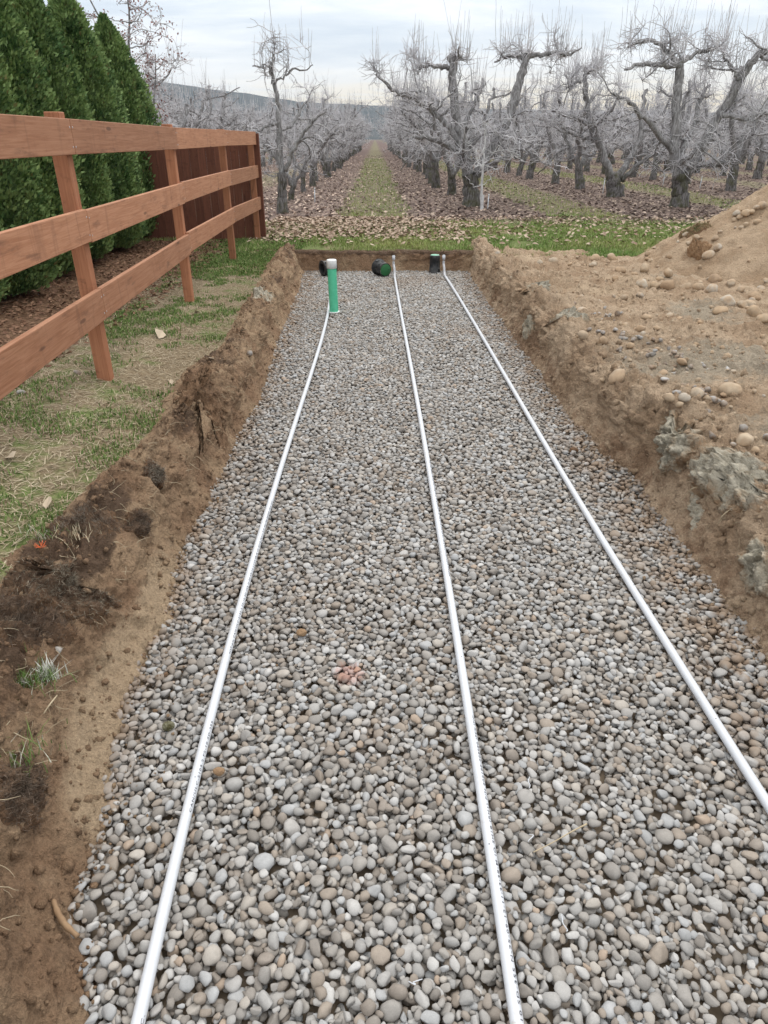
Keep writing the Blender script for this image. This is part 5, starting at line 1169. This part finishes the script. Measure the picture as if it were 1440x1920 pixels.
sod('root_clod', 40, 1480, 0.10, 0.14, 0.035, M_TOPSOIL, 'dark root clod overhanging the near left wall', GS, 618, 500, DK)
sod('turf_lump', 1304, 434, 0.20, 0.30, 0.07, M_CLOD, 'dark grassy sod lodged on the side of the dirt heap', GS, 619, 1500, (0.20, 0.22, 0.10))
sod('turf_lump', 1310, 470, 0.12, 0.20, 0.09, M_CLODR, 'brown soil lump sitting below the dark sod on the heap', GS, 620, 100, (0.3, 0.2, 0.12))

# green tuft on the near left lip
def tuft(name, px, py, n, h, w_, rad, cols, label, seed):
    r = np.random.default_rng(seed); p, _ = hitpix(px, py); c = r.normal(0, 1, (n, 3))*np.array([rad, rad*0.8, 0.004]); t_ = r.random((n, 1)); cc = (1-t_)*np.array(cols[0])+t_*np.array(cols[1]); dry = r.random(n) < 0.22; cc[dry] = cols[2]
    me = blades(name, c, r.uniform(0.5, 1.2, n)*h, np.full(n, w_), cc, M_GRASS, 0.7, seed); o = tag(link(name, me, M_GRASS), label, 'grass', 'grass tufts on the left bank', 'stuff'); o.location = p-np.array([0, 0, 0.004])
GC = [(0.06, 0.12, 0.025), (0.16, 0.23, 0.07), (0.46, 0.45, 0.38)]
tuft('grass_tuft', 40, 1280, 420, 0.055, 0.0016, 0.055, GC, 'green grass tuft with silvery blades on the near left lip', 71)
tuft('grass_tuft', 88, 1270, 110, 0.06, 0.002, 0.022, [(0.42, 0.44, 0.40), (0.62, 0.62, 0.57), (0.3, 0.33, 0.2)], 'silvery bleached grass tuft at the brink of the left wall', 72)
tuft('grass_tuft', 30, 1420, 130, 0.045, 0.0015, 0.05, GC, 'sparse green tuft on dark soil below the silvery tuft', 73)
tuft('grass_tuft', 85, 1005, 160, 0.05, 0.0015, 0.05, GC, 'bright green tuft beside the flat dark root clod', 74)
tuft('grass_tuft', 130, 1005, 60, 0.05, 0.002, 0.06, [(0.45, 0.38, 0.26), (0.6, 0.52, 0.38), (0.3, 0.3, 0.15)], 'straw coloured tuft between the orange marker and the root clod', 75)

# ------------------------------------------------------------------ small things
def tube_thing(name, pts, rad, m, label, cat, sides=6, group=None):
    pts = np.array(pts, float); o0 = pts[0].copy(); tb = Tubes(); k = np.linspace(0, len(pts)-1, 5*len(pts)); Pp = np.stack([np.interp(k, range(len(pts)), pts[:, a]) for a in range(3)], -1)
    for _ in range(4): Pp[1:-1] = (Pp[:-2]+2*Pp[1:-1]+Pp[2:])/4
    rr = np.interp(k, np.linspace(0, len(pts)-1, len(rad)), rad)*(1+0.10*np.sin(k*9)); tb.add(Pp-o0, rr, sides); o = link(name, tb.mesh(name), m); o.location = o0; return tag(o, label, cat, group)
tube_thing('stick', [PZ(100, 1688, 0.045), PZ(108, 1712, 0.04), PZ(122, 1735, 0.032), PZ(146, 1756, 0.030)], [0.006, 0.008, 0.0085, 0.006], M_ROOT, 'short curved brown stick lying at the foot of the left wall', 'stick', 8)
tube_thing('dry_grass', [PZ(1000, 1598, 0.02), PZ(1040, 1578, 0.028), PZ(1070, 1560, 0.028), PZ(1100, 1545, 0.02)], [0.0018, 0.0016, 0.0022, 0.003], M_STRAW, 'dry straw coloured grass stem lying on the gravel', 'stem')
for (x0, y0), (x1, y1), (xm, ym), lab in [((1283, 937), (1344, 915), (1310, 917), 'long pale root arching out of the right wall'), ((1348, 985), (1377, 950), (1366, 970), 'short pale root curving over the right wall below the sod')]:
    a, b_, m_ = hitpix(x0, y0)[0], hitpix(x1, y1)[0], hitpix(xm, ym)[0]
    tube_thing('root', [a+[-0.02, -0.02, 0.01], m_+[-0.05, -0.03, 0.03], b_], [0.0018, 0.0022, 0.0025], M_STRAW, lab, 'root')
p, _ = hitpix(93, 1330); tube_thing('twig', [p+[-0.005, -0.03, 0.01], p+[0.006, 0, 0.022], p+[0.01, 0.045, 0.018]], [0.002, 0.003, 0.002], M_STRAW, 'pale peeled twig on dark soil at the near left lip', 'twig')
for i, (px, py, lab) in enumerate([(990, 1578, 'forked white plastic shaving beside the dry grass stem'), (992, 1478, 'small white plastic shaving beyond the dry grass stem'), (1062, 1746, 'curly white plastic shaving on gravel right of the middle pipe'), (766, 1840, 'zigzag white plastic shaving on gravel between two pipes')]):
    p = PZ(px, py, 0.022); r = np.random.default_rng(i); pts = [p]
    for k in range(5): pts.append(pts[-1]+np.array([r.normal(0.004, 0.006), r.normal(0.006, 0.006), r.normal(0, 0.003)]))
    tube_thing('plastic_shaving', pts, [0.0014, 0.0018, 0.0012], M_PVC, lab, 'shaving', 4, 'white pipe shavings on the gravel')
# lichen covered stone and moss crumbs on the gravel
def lump(name, px, py, s, m, label, cat, seed, sub=4):
    bm = bmesh.new(); bmesh.ops.create_icosphere(bm, subdivisions=sub, radius=1.0); bm.verts.ensure_lookup_table(); v = np.array([q.co[:] for q in bm.verts]); fq = np.array([[q.index for q in f_.verts] for f_ in bm.faces]); bm.free()
    v = v*(1+0.2*fbm(v+seed, 1.2, 2, seed=seed)+0.16*fbm(v+seed, 4, 3, 0.6, seed+1, True))[:, None]*np.array([s, s*0.8, s*0.65]); p = PZ(px, py, 0.02); o = link(name, mesh_np(name, v, fq), m); o.location = (p[0], p[1], 0.022); return tag(o, label, cat)
lump('lichen_stone', 316, 1362, 0.022, m_clod('lichen', (0.10, 0.09, 0.045), (0.36, 0.35, 0.25), (0.16, 0.15, 0.07)), 'rough stone speckled with olive lichen on the gravel by the left pipe', 'stone', 801)
lump('soil_clump', 565, 1187, 0.022, M_ROOT, 'brown crumb of soil and needles on the gravel between left and middle pipes', 'clump', 802)
lump('soil_clump', 411, 1447, 0.018, M_ROOT, 'small reddish brown root crumb right beside the left pipe', 'clump', 803)
lump('soil_clump', 1075, 845, 0.03, M_CLOD, 'small soil clod on the gravel right of the right pipe', 'clump', 804)
# orange whisker marker on the lawn
p, _ = hitpix(80, 1035); mk_ = empty('survey_marker', tuple(p)); r = np.random.default_rng(4); tb = Tubes()
for k in range(14):
    a = r.uniform(0, 6.28); tb.add(jit_path((0, 0, 0.018), (math.cos(a)*0.8, math.sin(a)*0.8, 0.9), 0.035, 3, 0.1, -0.1, r), [0.0012, 0.0012, 0.001, 0.0008], 4)
link('whiskers', tb.mesh('whiskers'), material('orange_plastic', lambda t, b: t.mix(t.noise(gpos(t), 90), (0.60, 0.10, 0.03), (0.75, 0.20, 0.08)), 0.5), mk_)
tb = Tubes(); tb.add([(0, 0, -0.02), (0, 0, 0.02)], 0.003, 6); link('stem', tb.mesh('stem'), M_BLACK, mk_); tag(mk_, 'small orange whisker marker stuck in the straw of the left lawn', 'marker')
# white irrigation stakes in the orchard
for px, py, h, yb_, lab in [(914, 393, 0.30, 19.3, 'short white stake beside the whitish sapling'), (1130, 362, 0.42, 24.6, 'pale stake left of the mossy forked pear tree'), (1312, 352, 0.36, 27.0, 'white stake in the grass behind the twin trunk tree'), (590, 372, 0.32, 21.6, 'white stake by the second tree of the left row'), (1243, 345, 0.4, 29.0, 'thin pale stake deep in the orchard between two rows')]:
    b = PY(px, py, yb_); g = float(grade(b[0], yb_)); root = empty('irrigation_stake', (b[0], yb_, g)); tb = Tubes(); tb.add([(0, 0, -0.1), (0.01, 0, h)], 0.014, 8); link('riser', tb.mesh('riser'), M_PVC, root); tb = Tubes(); tb.add([(0.01, 0, h), (0.012, 0, h+0.05)], [0.02, 0.012], 8); link('nozzle', tb.mesh('nozzle'), M_CAP, root); tag(root, lab, 'stake', 'white stakes in the orchard')

# ------------------------------------------------------------------ air
hzm = bpy.data.materials.new('air'); hzm.use_nodes = True; t = NT(hzm.node_tree); t.n.clear(); o_ = t.new('ShaderNodeOutputMaterial'); pv = t.new('ShaderNodeVolumePrincipled')
pv.inputs['Color'].default_value = (0.74, 0.86, 1.0, 1); pv.inputs['Density'].default_value = 0.00013; t.l.new(pv.outputs[0], o_.inputs['Volume'])
bm = box_bm(-4300, 4300, -4300, 4300, -9, 215); haze = bm_obj('haze', bm, hzm); haze['kind'] = 'stuff'
